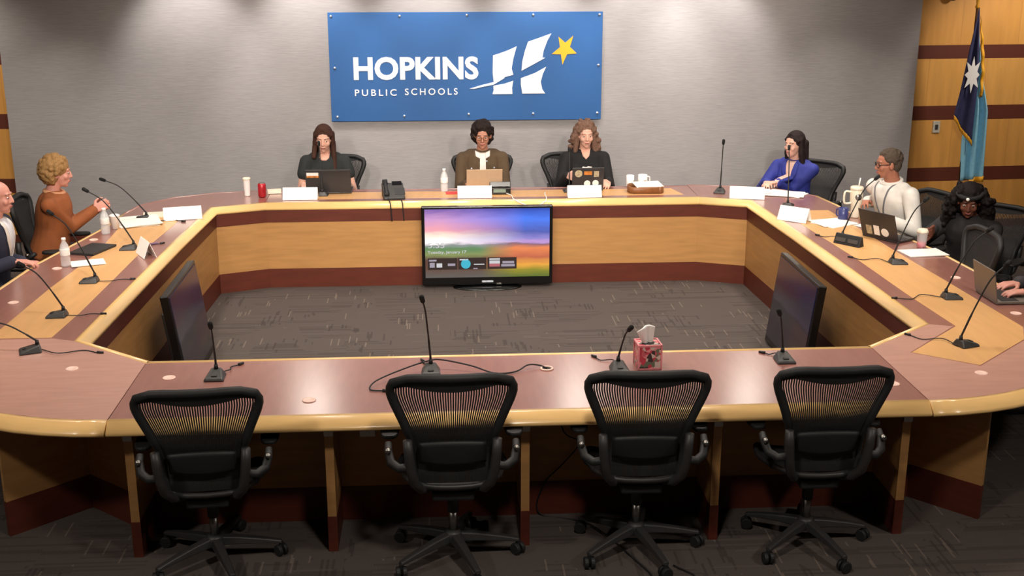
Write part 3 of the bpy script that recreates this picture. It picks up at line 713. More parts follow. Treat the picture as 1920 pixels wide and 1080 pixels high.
# ------------------------------------------------------------------ gooseneck microphones
def microphone(label, base, tip, ang, cable=None, rise=0.55):
    """base on the table top, ang = where the front of the foot points, tip = world position of the capsule."""
    t = thing('gooseneck_microphone', label, 'microphone', (base[0], base[1], H + 0.0015), ang, 'gooseneck microphones on the tables')
    m = MB(); bm = m.bm
    # wedge foot: longer towards the front (+y local), high at the rear
    lo = [(-0.050, -0.045), (0.050, -0.045), (0.054, 0.075), (-0.054, 0.075)]; hi = [(-0.024, -0.036), (0.024, -0.036), (0.046, 0.068), (-0.046, 0.068)]; hz = [0.042, 0.042, 0.016, 0.016]
    a = [bm.verts.new((x, y, 0)) for x, y in lo]; b = [bm.verts.new((x, y, z)) for (x, y), z in zip(hi, hz)]; bm.faces.new(a[::-1]); bm.faces.new(b)
    for k in range(4): bm.faces.new((a[k], a[(k + 1) % 4], b[(k + 1) % 4], b[k]))
    foot = m.build('base', MAT['mic'], t, bevel=0.007)
    MB().box((0, 0.045, 0.025), (0.03, 0.018, 0.004), Euler((R(-14), 0, 0))).build('talk_button', MAT['graphite'], foot, bevel=0.001)
    MB().cyl((0, -0.025, 0.036), (0, -0.025, 0.062), 0.012, 0.009, 12).build('socket', MAT['black'], t, True)
    M = (Matrix.Translation(t.location) @ t.rotation_euler.to_matrix().to_4x4()).inverted()
    tl = M @ V(tip); p0 = V((0, -0.025, 0.058)); d = tl - p0
    flat = V((d.x, d.y, 0))
    ctrl = [p0, p0 + flat * 0.30 + V((0, 0, d.z * 0.42)), p0 + flat * rise * 1.15 + V((0, 0, d.z * 0.80)), tl]
    pts = spline(ctrl, 18)
    MB().tube(pts, [0.0058 if k < len(pts) * 0.25 else 0.0045 for k in range(len(pts))], 8).build('gooseneck', MAT['black'], t, True)
    e = (pts[-1] - pts[-3]).normalized()
    m = MB().cap(pts[-1] - e * 0.008, pts[-1] + e * 0.022, 0.0125, 0.0135, 12)
    m.build('capsule', MAT['foam'], t, True)
    if cable:
        q = M @ V((cable[0], cable[1], H + 0.004)); s0 = V((0, -0.044, 0.006)); mid = (s0 + q) / 2
        sd = V((q.y - s0.y, -(q.x - s0.x), 0)) * 0.18
        cb = MB().tube([V((p.x, p.y, max(0.0035, p.z))) for p in spline([s0, s0 * 0.6 + q * 0.4 + sd + V((0, 0, 0.006)), s0 * 0.3 + q * 0.7 - sd * 0.4, q], 20)], 0.003, 6).build('cable', MAT['black'], t, True)
        MB().cyl(q + V((0, 0, 0.003)), q + V((0, 0, 0.003)) + (q - mid).normalized() * 0.035, 0.008, 0.006, 10).build('plug', MAT['black'], cb, True)
    return t
LF, RT, BK, NR = R(90), R(-90), R(0), R(180)   # foot front pointing to -x, +x, +y, -y
for a in [
    ('microphone with a bent neck beside the long white name card on the far left corner', (-2.784, 3.50), (-3.05, 3.42, 1.095), LF, (-2.46, 3.40)),
    ('microphone leaning towards the person in the rust jacket, next to the folded white card', (-2.655, 2.52), (-2.93, 2.52, 1.19), LF, (-2.47, 2.66)),
    ('microphone on the left wing, its capsule in front of the rust jacket sleeve', (-2.698, 1.635), (-2.90, 1.60, 1.225), LF, (-2.46, 1.68)),
    ('microphone on the left wing just below the person in the navy blazer', (-2.685, 0.88), (-2.87, 0.88, 1.072), LF, (-2.45, 0.90)),
    ('microphone on the near left corner, neck running out of the photo', (-2.639, 0.231), (-2.86, 0.28, 0.915), R(110), (-2.28, 0.18)),
    ('microphone on the front run above the leftmost empty chair', (-1.569, -0.24), (-1.565, -0.30, 1.045), NR, (-1.478, -0.07)),
    ('tall straight microphone on the front run below the lit television', (-0.46, -0.23), (-0.495, -0.31, 1.167), NR, (-0.50, -0.08)),
    ('short microphone next to the tissue box', (0.527, -0.255), (0.568, -0.32, 0.993), NR, (0.43, -0.07)),
    ('microphone on the front run above the rightmost empty chair', (1.433, -0.165), (1.385, -0.20, 1.025), NR, (1.36, -0.06)),
    ('upright microphone on the far right corner, beside the white name card', (2.123, 4.29), (2.125, 4.25, 1.205), R(160), None),
    ('microphone in front of the person in the blue blazer', (2.561, 3.66), (2.60, 3.86, 1.215), R(-20), None),
    ('microphone behind the black two-name plate, reaching to the person with glasses and white shirt', (2.66, 2.47), (2.85, 2.45, 1.222), R(-90), (2.50, 2.60)),
    ('microphone on the right wing leaning towards the person in black', (2.782, 1.765), (2.95, 1.765, 1.20), RT, (2.53, 1.93)),
    ('microphone on the right wing leaning past the silver laptop to the empty chair', (2.803, 0.911), (2.985, 0.86, 1.20), RT, (2.47, 0.92)),
    ('microphone on the pointed end of the right maple inlay', (2.499, 0.0), (2.69, 0.0, 1.215), R(-70), (2.27, 0.19)),
    ('microphone in front of the person with long brown hair', (-1.42, 4.37), (-1.452, 4.55, 1.18), R(0), None),
    ('microphone half hidden behind the stickered laptop of the person in the black sweater', (0.775, 4.40), (0.79, 4.56, 1.10), R(0), None)]:
    microphone(*a)
# ------------------------------------------------------------------ things on the tables
TOP = H + 0.0015
def card(label, loc, rz, w=0.30, h=0.10, d=0.10):
    t = MB()
    for s in (-1, 1):
        a = math.atan2(d / 2, h)
        t.box((0, s * d / 4, h / 2), (w, 0.003, math.hypot(h, d / 2)), Euler((s * a, 0, 0)))
    o = t.build('name_card', MAT['white']); o.location = (*loc, TOP + 0.002); o.rotation_euler = (0, 0, rz)
    return tag(o, label, 'name card', 'white folded name cards')
card('long white folded name card on the far left corner', (-2.47, 3.50), R(14), 0.30, 0.10, 0.09)
card('small white folded card seen end-on beside a microphone on the left wing', (-2.50, 2.33), R(-62), 0.22, 0.115, 0.09)
card('white name card in front of the person with long brown hair', (-1.60, 4.235), 0)
card('white name card in front of the person in the brown jacket', (-0.08, 4.215), 0)
card('white name card in front of the black stickered laptop', (0.885, 4.175), 0)
card('white name card in front of the person in the blue blazer', (2.30, 4.02), R(-14))
card('tilted white name card on the right wing below the blue blazer', (2.46, 3.13), R(-42), 0.25, 0.11, 0.11)
np_ = thing('desk_nameplate', 'black wedge nameplate with two pale lines of lettering on the right wing', 'nameplate', (2.63, 2.315, TOP), R(-52))
MB().prism_xz([(-0.035, 0), (0.035, 0), (0.012, 0.075), (-0.004, 0.075)], -0.11, 0.11).build('wedge', MAT['black'], np_, bevel=0.004)
for ch in np_.children: ch.rotation_euler = (0, 0, R(90))
for x in (-0.052, 0.052):
    o = MB().box((x, -0.026, 0.036), (0.085, 0.003, 0.030), Euler((R(-22), 0, 0))).build('pale_line', MAT['chrome'], np_)

def sheets(name, label, loc, rz, w, d, n=1, th=0.004, mat='paper', cat='papers', group='papers lying on the tables'):
    rnd = random.Random(label); m = MB()
    for k in range(n):
        m.box((rnd.uniform(-.02, .02) * (n > 1), rnd.uniform(-.02, .02) * (n > 1), th * (k + .5)), (w, d, th * 0.92), Euler((0, 0, rnd.uniform(-.2, .2) * (n > 1))))
    o = m.build(name, MAT[mat]); o.location = (*loc, TOP + 0.0005); o.rotation_euler = (0, 0, rz)
    return tag(o, label, cat, group)
sheets('paper_stack', 'thick fan of white papers in front of the person in the rust jacket', (-2.80, 3.40), R(20), 0.30, 0.34, 5)
sheets('folder', 'beige folder under the bent microphone on the far left corner', (-2.70, 3.66), R(12), 0.24, 0.20, 1, 0.008, 'cream', 'folder')
sheets('paper_sheet', 'white papers beside the nearer left water bottle', (-2.85, 2.13), R(10), 0.22, 0.16, 2)
sheets('paper_stack', 'white papers spread to the left of the blue blazer behind a name card', (2.40, 4.27), R(-12), 0.34, 0.20, 3)
sheets('paper_sheet', 'white sheets under the hands of the person in the blue blazer', (2.70, 4.16), R(-30), 0.34, 0.24, 2)
sheets('paper_sheet', 'white paper by the blue mug on the right wing', (2.74, 3.02), R(-70), 0.24, 0.30, 2)
sheets('paper_sheet', 'white paper behind the stickered laptop on the right wing', (3.04, 2.90), R(-60), 0.20, 0.26, 1)
sheets('paper_sheet', 'white paper near the pink drink on the right wing', (3.08, 2.03), R(-75), 0.20, 0.30, 2)
sheets('red_card', 'small red card on the far run left of the tan laptop', (-0.26, 4.40), R(4), 0.14, 0.10, 1, 0.006, 'star', 'card', None).data.materials[0] = plain('red card', srgb(206, 70, 66), 0.6)
sheets('tissue_packet', 'small yellow and white packet behind the red can', (-1.86, 4.50), R(10), 0.12, 0.07, 1, 0.035, 'cream', 'packet', None)
sheets('closed_laptop', 'closed dark grey laptop on the left wing above the water bottle', (-2.92, 2.50), R(72), 0.30, 0.20, 1, 0.016, 'graphite', 'laptop', None)
p = MB().cap((-0.05, 0, 0.005), (0.05, 0, 0.005), 0.005).build('pen', plain('purple pen', srgb(110, 80, 120)), None, True); p.location = (-2.54, 2.66, TOP); p.rotation_euler = (0, 0, R(5)); tag(p, 'purple pen lying on the left inlay above the folded card', 'pen')

# laptops
def laptop(label, loc, rz, w, h, d, tilt, lid, stickers=(), rim=None):
    """local: the user sits at +Y, lid hinge at y=0, lid leans to -Y by tilt; its back faces -Y."""
    t = thing('laptop', label, 'laptop', (*loc, TOP), rz)
    MB().box((0, d / 2, 0.010), (w, d, 0.016)).build('keyboard_base', lid, t, bevel=0.003)
    MB().box((0, d * 0.42, 0.0185), (w * 0.88, d * 0.5, 0.002)).build('keys', MAT['keys'], t)
    E_ = Euler((R(tilt), 0, 0)); Mx = Matrix.Translation((0, 0, 0.018)) @ E_.to_matrix().to_4x4()
    o = MB().box((0, 0, h / 2), (w, 0.008, h)).build('lid', lid, t, bevel=0.003); o.matrix_local = Mx
    MB().box((0, 0.005, h / 2 + 0.004), (w * 0.94, 0.002, h * 0.88)).build('display', MAT['off_screen'], o)
    for i, (sx, sz, rw, rh, m, rnd_) in enumerate(stickers):
        q = MB()
        if rnd_: q.cyl((sx, -0.004, sz), (sx, -0.0055, sz), rw, seg=20); 
        else: q.box((sx, -0.0048, sz), (rw, 0.0015, rh))
        q.build('sticker', m, o)
    return t
stw = plain('white sticker', srgb(235, 232, 228), 0.5, var=0.03); stt = plain('tan sticker', srgb(172, 158, 130), 0.5, var=0.35, scale=60); sto = plain('orange sticker', srgb(196, 120, 48), 0.5, var=0.4, scale=40)
dark_lid = plain('dark laptop shell', srgb(48, 46, 48), 0.4, var=0.06); tan_lid = plain('tan laptop shell', srgb(196, 166, 136), 0.35, 0.25, var=0.04)
laptop('dark laptop with one pale sticker in front of the person with long brown hair', (-1.37, 4.44), R(0), 0.40, 0.215, 0.24, 14, dark_lid, [(-0.135, 0.175, 0.105, 0.030, stw, False), (-0.135, 0.152, 0.105, 0.018, sto, False)])
laptop('tan laptop in front of the person in the brown jacket', (0.015, 4.42), R(0), 0.32, 0.205, 0.22, 14, tan_lid)
tn = bpy.data.objects['lid.001'] if 'lid.001' in bpy.data.objects else None
laptop('black laptop covered with round and square stickers on the far run', (0.945, 4.43), R(0), 0.285, 0.205, 0.21, 12, dark_lid,
       [(-0.085, 0.150, 0.034, 0, stt, True), (0.0, 0.155, 0.07, 0.035, sto, False), (0.075, 0.145, 0.045, 0.055, stt, False), (-0.005, 0.055, 0.029, 0, stw, True), (0.07, 0.058, 0.029, 0, stw, True)])
laptop('dark laptop with pale stickers, turned away beside the person with glasses and white shirt', (2.92, 2.45), R(-58), 0.33, 0.22, 0.20, 20, dark_lid,
       [(-0.09, 0.055, 0.05, 0.075, stt, False), (-0.02, 0.06, 0.05, 0.08, stw, False), (0.055, 0.055, 0.034, 0, stw, True)])
laptop('open silver laptop at the right edge with a hand on its keys', (3.035, 0.90), R(-90), 0.31, 0.20, 0.22, 10, MAT['silver'])

# drinks and small things on the far run
def bottle(label, loc, h=0.205, r=0.032):
    t = thing('water_bottle', label, 'bottle', (*loc, TOP), group='clear water bottles')
    MB().lathe([(r * .9, 0), (r, 0.01), (r, h * .30), (r * .93, h * .36), (r, h * .42), (r, h * .62), (r * .8, h * .76), (r * .42, h * .88), (r * .40, h * .93)]).build('bottle_body', MAT['water'], t, True)
    MB().lathe([(r * 1.01, h * .40), (r * 1.02, h * .41), (r * 1.02, h * .61), (r * 1.01, h * .62)]).build('label_band', MAT['white'], t, True)
    MB().lathe([(r * .46, h * .92), (r * .46, h), (r * .40, h * 1.01)]).build('bottle_cap', MAT['white'], t, True)
bottle('clear water bottle on the far run beside the telephone', (-0.343, 4.49), 0.205, 0.033)
bottle('clear water bottle at the outer edge of the left wing, nearer to the camera', (-2.985, 2.06), 0.20, 0.033)
bottle('clear water bottle by the hands of the person in the rust jacket', (-2.96, 3.02), 0.20, 0.034)
tb = thing('travel_tumbler', 'slim white tumbler on the far run, left of the red can', 'tumbler', (-2.085, 4.41, TOP))
MB().lathe([(0.024, 0), (0.026, 0.005), (0.032, 0.14), (0.034, 0.145)]).build('cup', MAT['white'], tb, True); MB().lathe([(0.035, 0.143), (0.035, 0.158), (0.028, 0.163)]).build('lid', MAT['cream'], tb, True)
rcan = plain('red can', srgb(172, 34, 44), 0.3, 0.2, var=0.15)
rc_ = thing('drink_can', 'red drink can on the far run beside the slim white tumbler', 'can', (-1.945, 4.34, TOP))
MB().lathe([(0.028, 0), (0.036, 0.012), (0.036, 0.112), (0.028, 0.124)]).build('can_body', rcan, rc_, True); MB().lathe([(0.028, 0.123), (0.028, 0.127), (0.024, 0.127)]).build('can_top', MAT['chrome'], rc_, True)
def mug(label, loc, mat, h=0.095, r=0.042, ang=0, badge=None):
    t = thing('mug', label, 'mug', (*loc, TOP), ang)
    MB().lathe([(r * .9, 0), (r, 0.006), (r, h), (r * .92, h), (r * .90, 0.012)]).build('cup', mat, t, True)
    MB().tube(spline([V((r * .95, 0, h * .8)), V((r * 1.7, 0, h * .75)), V((r * 1.7, 0, h * .3)), V((r * .95, 0, h * .2))], 14), 0.006, 8).build('handle', mat, t, True)
    if badge: MB().box((0, -r - 0.0005, h * .45), (0.025, 0.003, 0.03)).build('badge', badge, t)
mug('white mug behind the wooden tray, the left one of two', (1.36, 4.60), MAT['white'], 0.105, 0.036, R(60), stt)
mug('white mug behind the wooden tray, the right one of two', (1.475, 4.60), MAT['white'], 0.11, 0.042, R(20), stt)
mug('dark blue mug on the right wing beside the big cream tumbler', (2.86, 3.13), plain('blue glaze', srgb(52, 58, 110), 0.35), 0.10, 0.04, R(120))
tr = thing('wooden_tray', 'round-cornered brown wooden tray with a white paper on it, on the far run', 'tray', (1.46, 4.36, TOP), R(-3))
traym = plain('brown tray wood', srgb(132, 84, 48), 0.45)
MB().prism([(x, y) for x, y in arc(0.11, 0, 0.05, 0.10, -90, 90, 8) + arc(-0.11, 0, 0.05, 0.10, 90, 270, 8)], 0, 0.012).build('tray_floor', traym, tr)
rim_ = [V((x, y, 0.035)) for x, y in arc(0.11, 0, 0.05, 0.10, -90, 90, 8) + arc(-0.11, 0, 0.05, 0.10, 90, 270, 8)]; rim_.append(rim_[0])
m = MB(); L_ = len(rim_)
m.grid(lambda u, v: V((rim_[int(round(u * (L_ - 1)))].x, rim_[int(round(u * (L_ - 1)))].y, 0.002 + 0.058 * v)), L_ - 1, 1); m.build('tray_rim', traym, tr, True, solid=0.008)
o = MB().box((0.02, 0.0, 0.067), (0.25, 0.17, 0.006), Euler((R(6), 0, R(8)))).build('paper_sheet', MAT['paper']); o.location = (1.46, 4.36, TOP); tag(o, 'white paper lying across the brown wooden tray', 'papers', 'papers lying on the tables')
# stanley style tumbler (cream, handle, straw)
tu = thing('handled_tumbler', 'large cream tumbler with handle, straw and grey round badge on the right wing', 'tumbler', (2.99, 3.22, TOP), R(0))
MB().lathe([(0.036, 0), (0.038, 0.01), (0.040, 0.10), (0.050, 0.125), (0.052, 0.225), (0.050, 0.232)]).build('cup', MAT['cream'], tu, True)
MB().lathe([(0.053, 0.228), (0.053, 0.248), (0.045, 0.256)]).build('lid', MAT['cream'], tu, True)
MB().cyl((0.012, 0, 0.25), (0.022, 0, 0.325), 0.0055).build('straw', MAT['white'], tu, True)
MB().tube(spline([V((-0.045, -0.01, 0.212)), V((-0.098, -0.01, 0.214)), V((-0.104, -0.01, 0.14)), V((-0.088, -0.01, 0.118)), V((-0.042, -0.01, 0.122))], 20), 0.0085, 8).build('handle', MAT['cream'], tu, True)
MB().cyl((0.0, -0.045, 0.175), (0.0, -0.0535, 0.175), 0.026).build('badge', MAT['chrome'], tu, True)
# pink drink
pd = thing('iced_drink', 'clear plastic cup of bright pink drink on the right wing', 'drink', (3.125, 2.17, TOP))
MB().lathe([(0.030, 0), (0.040, 0.12), (0.041, 0.122)]).build('cup', MAT['water'], pd, True)
MB().lathe([(0.028, 0.003), (0.032, 0.05)]).build('pink_liquid', plain('pink drink', srgb(222, 60, 96), 0.3), pd, True)
MB().lathe([(0.042, 0.121), (0.042, 0.128), (0.032, 0.148)]).build('lid', MAT['cream'], pd, True)
wc = thing('paper_cup', 'white paper cup beside the stack of papers on the left wing', 'cup', (-2.93, 3.19, TOP))
MB().lathe([(0.028, 0), (0.038, 0.10), (0.040, 0.102)]).build('cup', MAT['white'], wc, True); MB().lathe([(0.041, 0.10), (0.041, 0.108), (0.03, 0.114)]).build('lid', MAT['white'], wc, True)
# telephone
ph = thing('desk_telephone', 'black desk telephone on the far run, cords hanging over the edge', 'telephone', (-0.785, 4.24, TOP), R(8))
MB().prism_xz([(-0.10, 0), (0.10, 0), (0.10, 0.115), (0.06, 0.12), (-0.10, 0.022)], -0.085, 0.10).build('body', MAT['graphite'], ph, bevel=0.006)
ph.children[0].rotation_euler = (0, 0, R(90))
MB().box((0.03, 0.055, 0.118), (0.085, 0.05, 0.004), Euler((R(30), 0, 0))).build('display', MAT['off_screen'], ph)
hs = MB().cap((-0.072, -0.07, 0.058), (-0.072, 0.075, 0.136), 0.016).box((-0.072, -0.06, 0.052), (0.045, 0.05, 0.035), Euler((R(28), 0, 0))).box((-0.072, 0.070, 0.122), (0.045, 0.05, 0.035), Euler((R(28), 0, 0)))
hs.build('handset', MAT['black'], ph, True)
MB().grid(lambda u, v: V((0.0 + 0.09 * u, -0.07 + 0.075 * v, 0.040 + 0.044 * v)), 4, 4).build('keypad', MAT['keys'], ph, solid=0.004)
for k, x in enumerate((-0.06, 0.045)):
    MB().tube(spline([V((x, -0.09, 0.012)), V((x, -0.16, 0.006)), V((x + 0.004, -0.195, -0.02)), V((x + 0.01, -0.19, -0.10)), V((x + 0.015, -0.185, -0.17))], 20), 0.0055, 6).build('cord', MAT['black'], ph, True)
# conference box with white cable
cbx = thing('conference_unit', 'small black conference unit with a pale display beside the tan laptop', 'device', (0.155, 4.36, TOP), R(0))
MB().box((0, 0.0, 0.03), (0.18, 0.10, 0.06), Euler((R(0), 0, 0))).box((0, 0.04, 0.07), (0.19, 0.03, 0.06), Euler((R(-20), 0, 0))).build('body', MAT['bezel'], cbx, bevel=0.006)
MB().box((-0.01, -0.052, 0.035), (0.11, 0.004, 0.03)).build('display', plain('pale green display', srgb(120, 136, 124), 0.3), cbx)
MB().tube(spline([V((0.05, -0.05, 0.012)), V((0.09, -0.13, 0.008)), V((0.10, -0.255, 0.004)), V((0.16, -0.318, -0.02)), V((0.27, -0.322, -0.05)), V((0.36, -0.318, -0.02)), V((0.39, -0.25, 0.005)), V((0.39, -0.10, 0.006)), V((0.40, 0.0, 0.006))], 40), 0.004, 6).build('white_cable', MAT['white'], cbx, True)
# tissue box
tbx = thing('tissue_box', 'pink and red floral tissue box with a white tissue, on the front run', 'tissue box', (0.685, -0.215, TOP), R(3))
def floral():
    m, nt, b = new_mat('pink floral card')
    tc = N(nt, 'ShaderNodeTexCoord'); v = N(nt, 'ShaderNodeTexVoronoi'); v.inputs['Scale'].default_value = 48; nt.links.new(tc.outputs['Object'], v.inputs['Vector'])
    rp = ramp(nt, [(0.0, srgb(190, 62, 80)), (0.22, srgb(222, 140, 144)), (0.42, srgb(196, 92, 100)), (0.55, srgb(206, 190, 180)), (0.76, srgb(104, 112, 94)), (0.88, srgb(60, 50, 50))], 'CONSTANT')
    sp = N(nt, 'ShaderNodeSeparateColor'); nt.links.new(v.outputs['Color'], sp.inputs[0]); nt.links.new(sp.outputs[0], rp.inputs[0])
    nt.links.new(rp.outputs[0], b.inputs['Base Color']); b.inputs['Roughness'].default_value = 0.45; return m
pinkm = plain('pink card edge', srgb(226, 140, 146), 0.45)
MB().box((0, 0, 0.065), (0.122, 0.116, 0.13)).build('carton', floral(), tbx, bevel=0.002)
m = MB()
for sx, sy in ((-1, -1), (1, -1), (1, 1), (-1, 1)): m.box((sx * 0.0605, sy * 0.0575, 0.067), (0.008, 0.008, 0.134))
for s in (-1, 1): m.box((0, s * 0.0575, 0.130), (0.124, 0.008, 0.010)); m.box((s * 0.0605, 0, 0.130), (0.008, 0.118, 0.010)); m.box((0, s * 0.0575, 0.004), (0.124, 0.008, 0.008))
m.build('carton_border', pinkm, tbx)
MB().lathe([(0.034, 0.1300), (0.034, 0.1312), (0.03, 0.1314)]).build('opening', MAT['black'], tbx)
def tis(u, v):
    a = (u - .5) * 2; top_ = 0.100 - 0.022 * max(0, -a) ** 1.5 - 0.012 * a * a
    hw = 0.026 + 0.012 * v + (0.016 * v if a < 0 else 0)
    return V((a * hw - 0.008 * v * (a < 0), 0.012 * math.sin(a * 2.6) * (0.35 + 0.65 * v) + 0.005 * math.cos(a * 6), 0.126 + top_ * v))
MB().grid(tis, 24, 10).build('tissue', MAT['white'], tbx, True, solid=0.008)
# loose cable looping over the front run
lc = thing('loose_cable', 'thin black cable looping across the front run behind the second empty chair', 'cable', (-0.4, -0.3, TOP))
M = V((0.4, 0.3, 0))
path = [(-0.700, -0.505), (-0.765, -0.485), (-0.735, -0.40), (-0.60, -0.29), (-0.47, -0.20), (-0.40, -0.185), (-0.25, -0.235), (-0.13, -0.29), (-0.02, -0.275), (0.05, -0.215), (0.11, -0.20), (0.149, -0.222)]
zz_ = [0.004, 0.006, 0.02, 0.04, 0.050, 0.048, 0.03, 0.006, 0.006, 0.02, 0.012, 0.003]
MB().tube(spline([V((x, y, z)) + M for (x, y), z in zip(path, zz_)], 70), 0.0042, 6).build('cable_run', MAT['black'], lc, True)
MB().cyl(V((-0.70, -0.505, 0.006)) + M, V((-0.665, -0.515, 0.006)) + M, 0.008, 0.007, 10).build('plug', MAT['black'], lc, True)
# outlet and cable under the front run
ot = thing('power_outlet', 'white outlet plate on the panel under the front run, behind the second chair', 'outlet', (-0.79, -0.408, 0.52))
MB().box((0, 0, 0), (0.08, 0.012, 0.10)).build('plate', MAT['white'], ot, bevel=0.003); MB().box((0, -0.008, 0.0), (0.03, 0.006, 0.06)).build('socket', MAT['paper'], ot)
hc = MB().tube(spline([V((0.17, -0.415, 0.68)), V((0.22, -0.43, 0.48)), V((0.30, -0.44, 0.42)), V((0.22, -0.43, 0.30)), V((0.12, -0.42, 0.18)), V((0.10, -0.42, 0.012)), V((0.35, -0.55, 0.008)), V((0.55, -1.0, 0.008)), V((0.62, -1.2, 0.008)), V((0.78, -1.12, 0.008)), V((0.70, -1.0, 0.008))], 60), 0.004, 6).build('power_cable', MAT['black'], None, True)
tag(hc, 'thin black cable hanging under the front run and coiling on the carpet', 'cable')

# ------------------------------------------------------------------ flag
fl = thing('state_flag', 'dark blue and sky blue flag with white star and gold fringe on a brown pole', 'flag', (4.845, 5.45, 0))
MB().lathe([(0.15, 0), (0.15, 0.02), (0.06, 0.05), (0.03, 0.12), (0.02, 0.14)]).build('stand', MAT['pole'], fl, True)
MB().cyl((0, 0, 0.1), (0, 0, 2.30), 0.013).build('pole', MAT['pole'], fl, True)
MB().lathe([(0.016, 2.29), (0.022, 2.31), (0.012, 2.33), (0.018, 2.36), (0.002, 2.42)], seg=14).build('finial', MAT['gold'], fl, True)
def lerp(P, z):
    P = sorted(P)
    for (a, va), (b, vb) in zip(P, P[1:]):
        if z <= b: return va + (vb - va) * max(0, z - a) / (b - a)
    return P[-1][1]
FLN_L = [(0.90, 0.06), (1.00, 0.045), (1.22, -0.16), (1.40, -0.135), (1.70, -0.10), (2.0, -0.06), (2.30, -0.010)]
FLN_R = [(0.90, 0.10), (1.00, 0.105), (1.4, 0.09), (1.9, 0.05), (2.30, 0.012)]
def navy(u, v):
    # v: 0 top .. 1 bottom hem, hem slants from the outer (left) corner down to the inner edge
    zb = 1.275 - 0.27 * u; z = 2.30 + (zb - 2.30) * v
    xl = lerp([(1.27, -0.165), (1.5, -0.125), (1.9, -0.075), (2.30, -0.012)], max(z, 1.27)); xr = 0.055 * min(1, v * 2)
    return V((xl + (xr - xl) * u, -0.05 - 0.028 * math.sin(u * 8.5 + 0.6) * min(1, v * 2.2) - 0.02 * (1 - u), z))
MB().grid(navy, 30, 40).build('navy_cloth', MAT['navy_flag'], fl, True, solid=0.004)
def fringe(u, v):
    p = navy(u, 1.0); return p + V((0.006 * v, -0.003 + 0.004 * math.sin(u * 60), -0.05 * v))
MB().grid(fringe, 40, 2).build('gold_fringe', MAT['gold'], fl, True, solid=0.006)
def sky_c(u, v):
    z = 2.18 + (0.60 + 0.02 * u - 2.18) * v
    xl = lerp([(0.5, 0.0), (1.0, -0.02), (1.3, -0.01), (1.8, 0.02), (2.2, 0.0)], z); xr = lerp([(0.5, 0.235), (1.3, 0.205), (1.7, 0.10), (2.2, 0.02)], z)
    return V((xl + (xr - xl) * u, 0.0 - 0.032 * math.sin(u * 15) * min(1, v * 2), z))
MB().grid(sky_c, 40, 40).build('sky_blue_cloth', MAT['sky_flag'], fl, True, solid=0.004)
def hem(u, v):
    p = sky_c(0.42 + 0.58 * u, 1.0); return p + V((0, -0.006, 0.0 - 0.055 * v + 0.03 * u))
MB().grid(hem, 30, 2).build('gold_fringe', MAT['gold'], fl, True, solid=0.006)
def rightfr(u, v):
    z = 2.22 - 0.78 * u; x = lerp([(1.3, 0.10), (1.7, 0.085), (2.22, 0.018)], z)
    return V((x + 0.03 * v * min(1, u * 3), -0.045 - 0.01 * math.sin(u * 30), z))
MB().grid(rightfr, 30, 2).build('gold_edge', MAT['gold'], fl, True, solid=0.006)
# eight-pointed star, half folded away
m = MB(); st = []
for k in range(16):
    a = math.pi / 8 * k + math.pi / 2; r = 0.17 if k % 2 == 0 else 0.085
    st.append((max(-0.108, min(0.04, -0.030 + 0.56 * r * math.cos(a))), 1.665 + r * math.sin(a) * 1.05))
poly = [p for p in st]
f = m.bm.faces.new([m.bm.verts.new((x, -0.11, z)) for x, z in poly])
m.build('white_star', MAT['white'], fl, solid=0.004)
# ------------------------------------------------------------------ people
def skin(name, c): 
    m = plain(name, c, 0.5, var=0.06, scale=14); b = m.node_tree.nodes['Principled BSDF']
    b.inputs['Subsurface Weight'].default_value = 0.12; b.inputs['Subsurface Radius'].default_value = (0.02, 0.008, 0.005); b.inputs['Subsurface Scale'].default_value = 0.3
    return m
SK_F = skin('fair skin', srgb(222, 172, 152)); SK_P = skin('pink skin', srgb(214, 152, 136)); SK_T = skin('tan skin', srgb(176, 116, 92)); SK_B = skin('brown skin', srgb(122, 74, 58)); SK_M = skin('light brown skin', srgb(190, 134, 112))
EYE_W = plain('eye white', srgb(226, 218, 212), 0.3, var=0.02); EYE_D = plain('dark iris', srgb(40, 28, 22), 0.3); 
def hair_mat(name, c, st=(40, 40, 6)): return plain(name, c, 0.75, var=0.35, scale=6, stretch=st, bump=0.6, spec=0.2)
H_BR = hair_mat('long brown hair', srgb(66, 42, 34)); H_DK = hair_mat('dark curly hair', srgb(38, 28, 26), (30, 30, 30)); H_GB = hair_mat('grey brown wavy hair', srgb(116, 88, 74), (20, 20, 10))
H_BK = hair_mat('straight black hair', srgb(40, 30, 30)); H_BL = hair_mat('dark blond curls', srgb(158, 122, 78), (26, 26, 26)); H_GR = hair_mat('short grey hair', srgb(82, 70, 60), (60, 60, 60)); H_BB = hair_mat('black curls', srgb(24, 18, 18), (30, 30, 30))
def cloth(name, c, rough=0.85): return plain(name, c, rough, var=0.14, scale=9, bump=0.3)
SHOE = plain('black shoe leather', srgb(24, 22, 22), 0.4); DENIM = cloth('dark trousers cloth', srgb(34, 34, 42))
LIPC = plain('lips', srgb(168, 92, 88), 0.45)

def add_prims(mb, prims, inflate=0.0):
    for p in prims:
        if p[0] == 'c': mb.cap(p[1], p[2], p[3] + inflate, p[4] + inflate, 14)
        else: mb.ball(p[1], tuple(r + inflate for r in p[2]), 18, p[3] if len(p) > 3 else None)

def ik(S, T, l1, l2, pole):
    d = T - S; L = min(d.length, (l1 + l2) * 0.998); u = d.normalized()
    a = (l1 * l1 - l2 * l2 + L * L) / (2 * L); h = math.sqrt(max(0, l1 * l1 - a * a))
    p = (pole - u * pole.dot(u)).normalized()
    return S + u * a + p * h, S + u * L

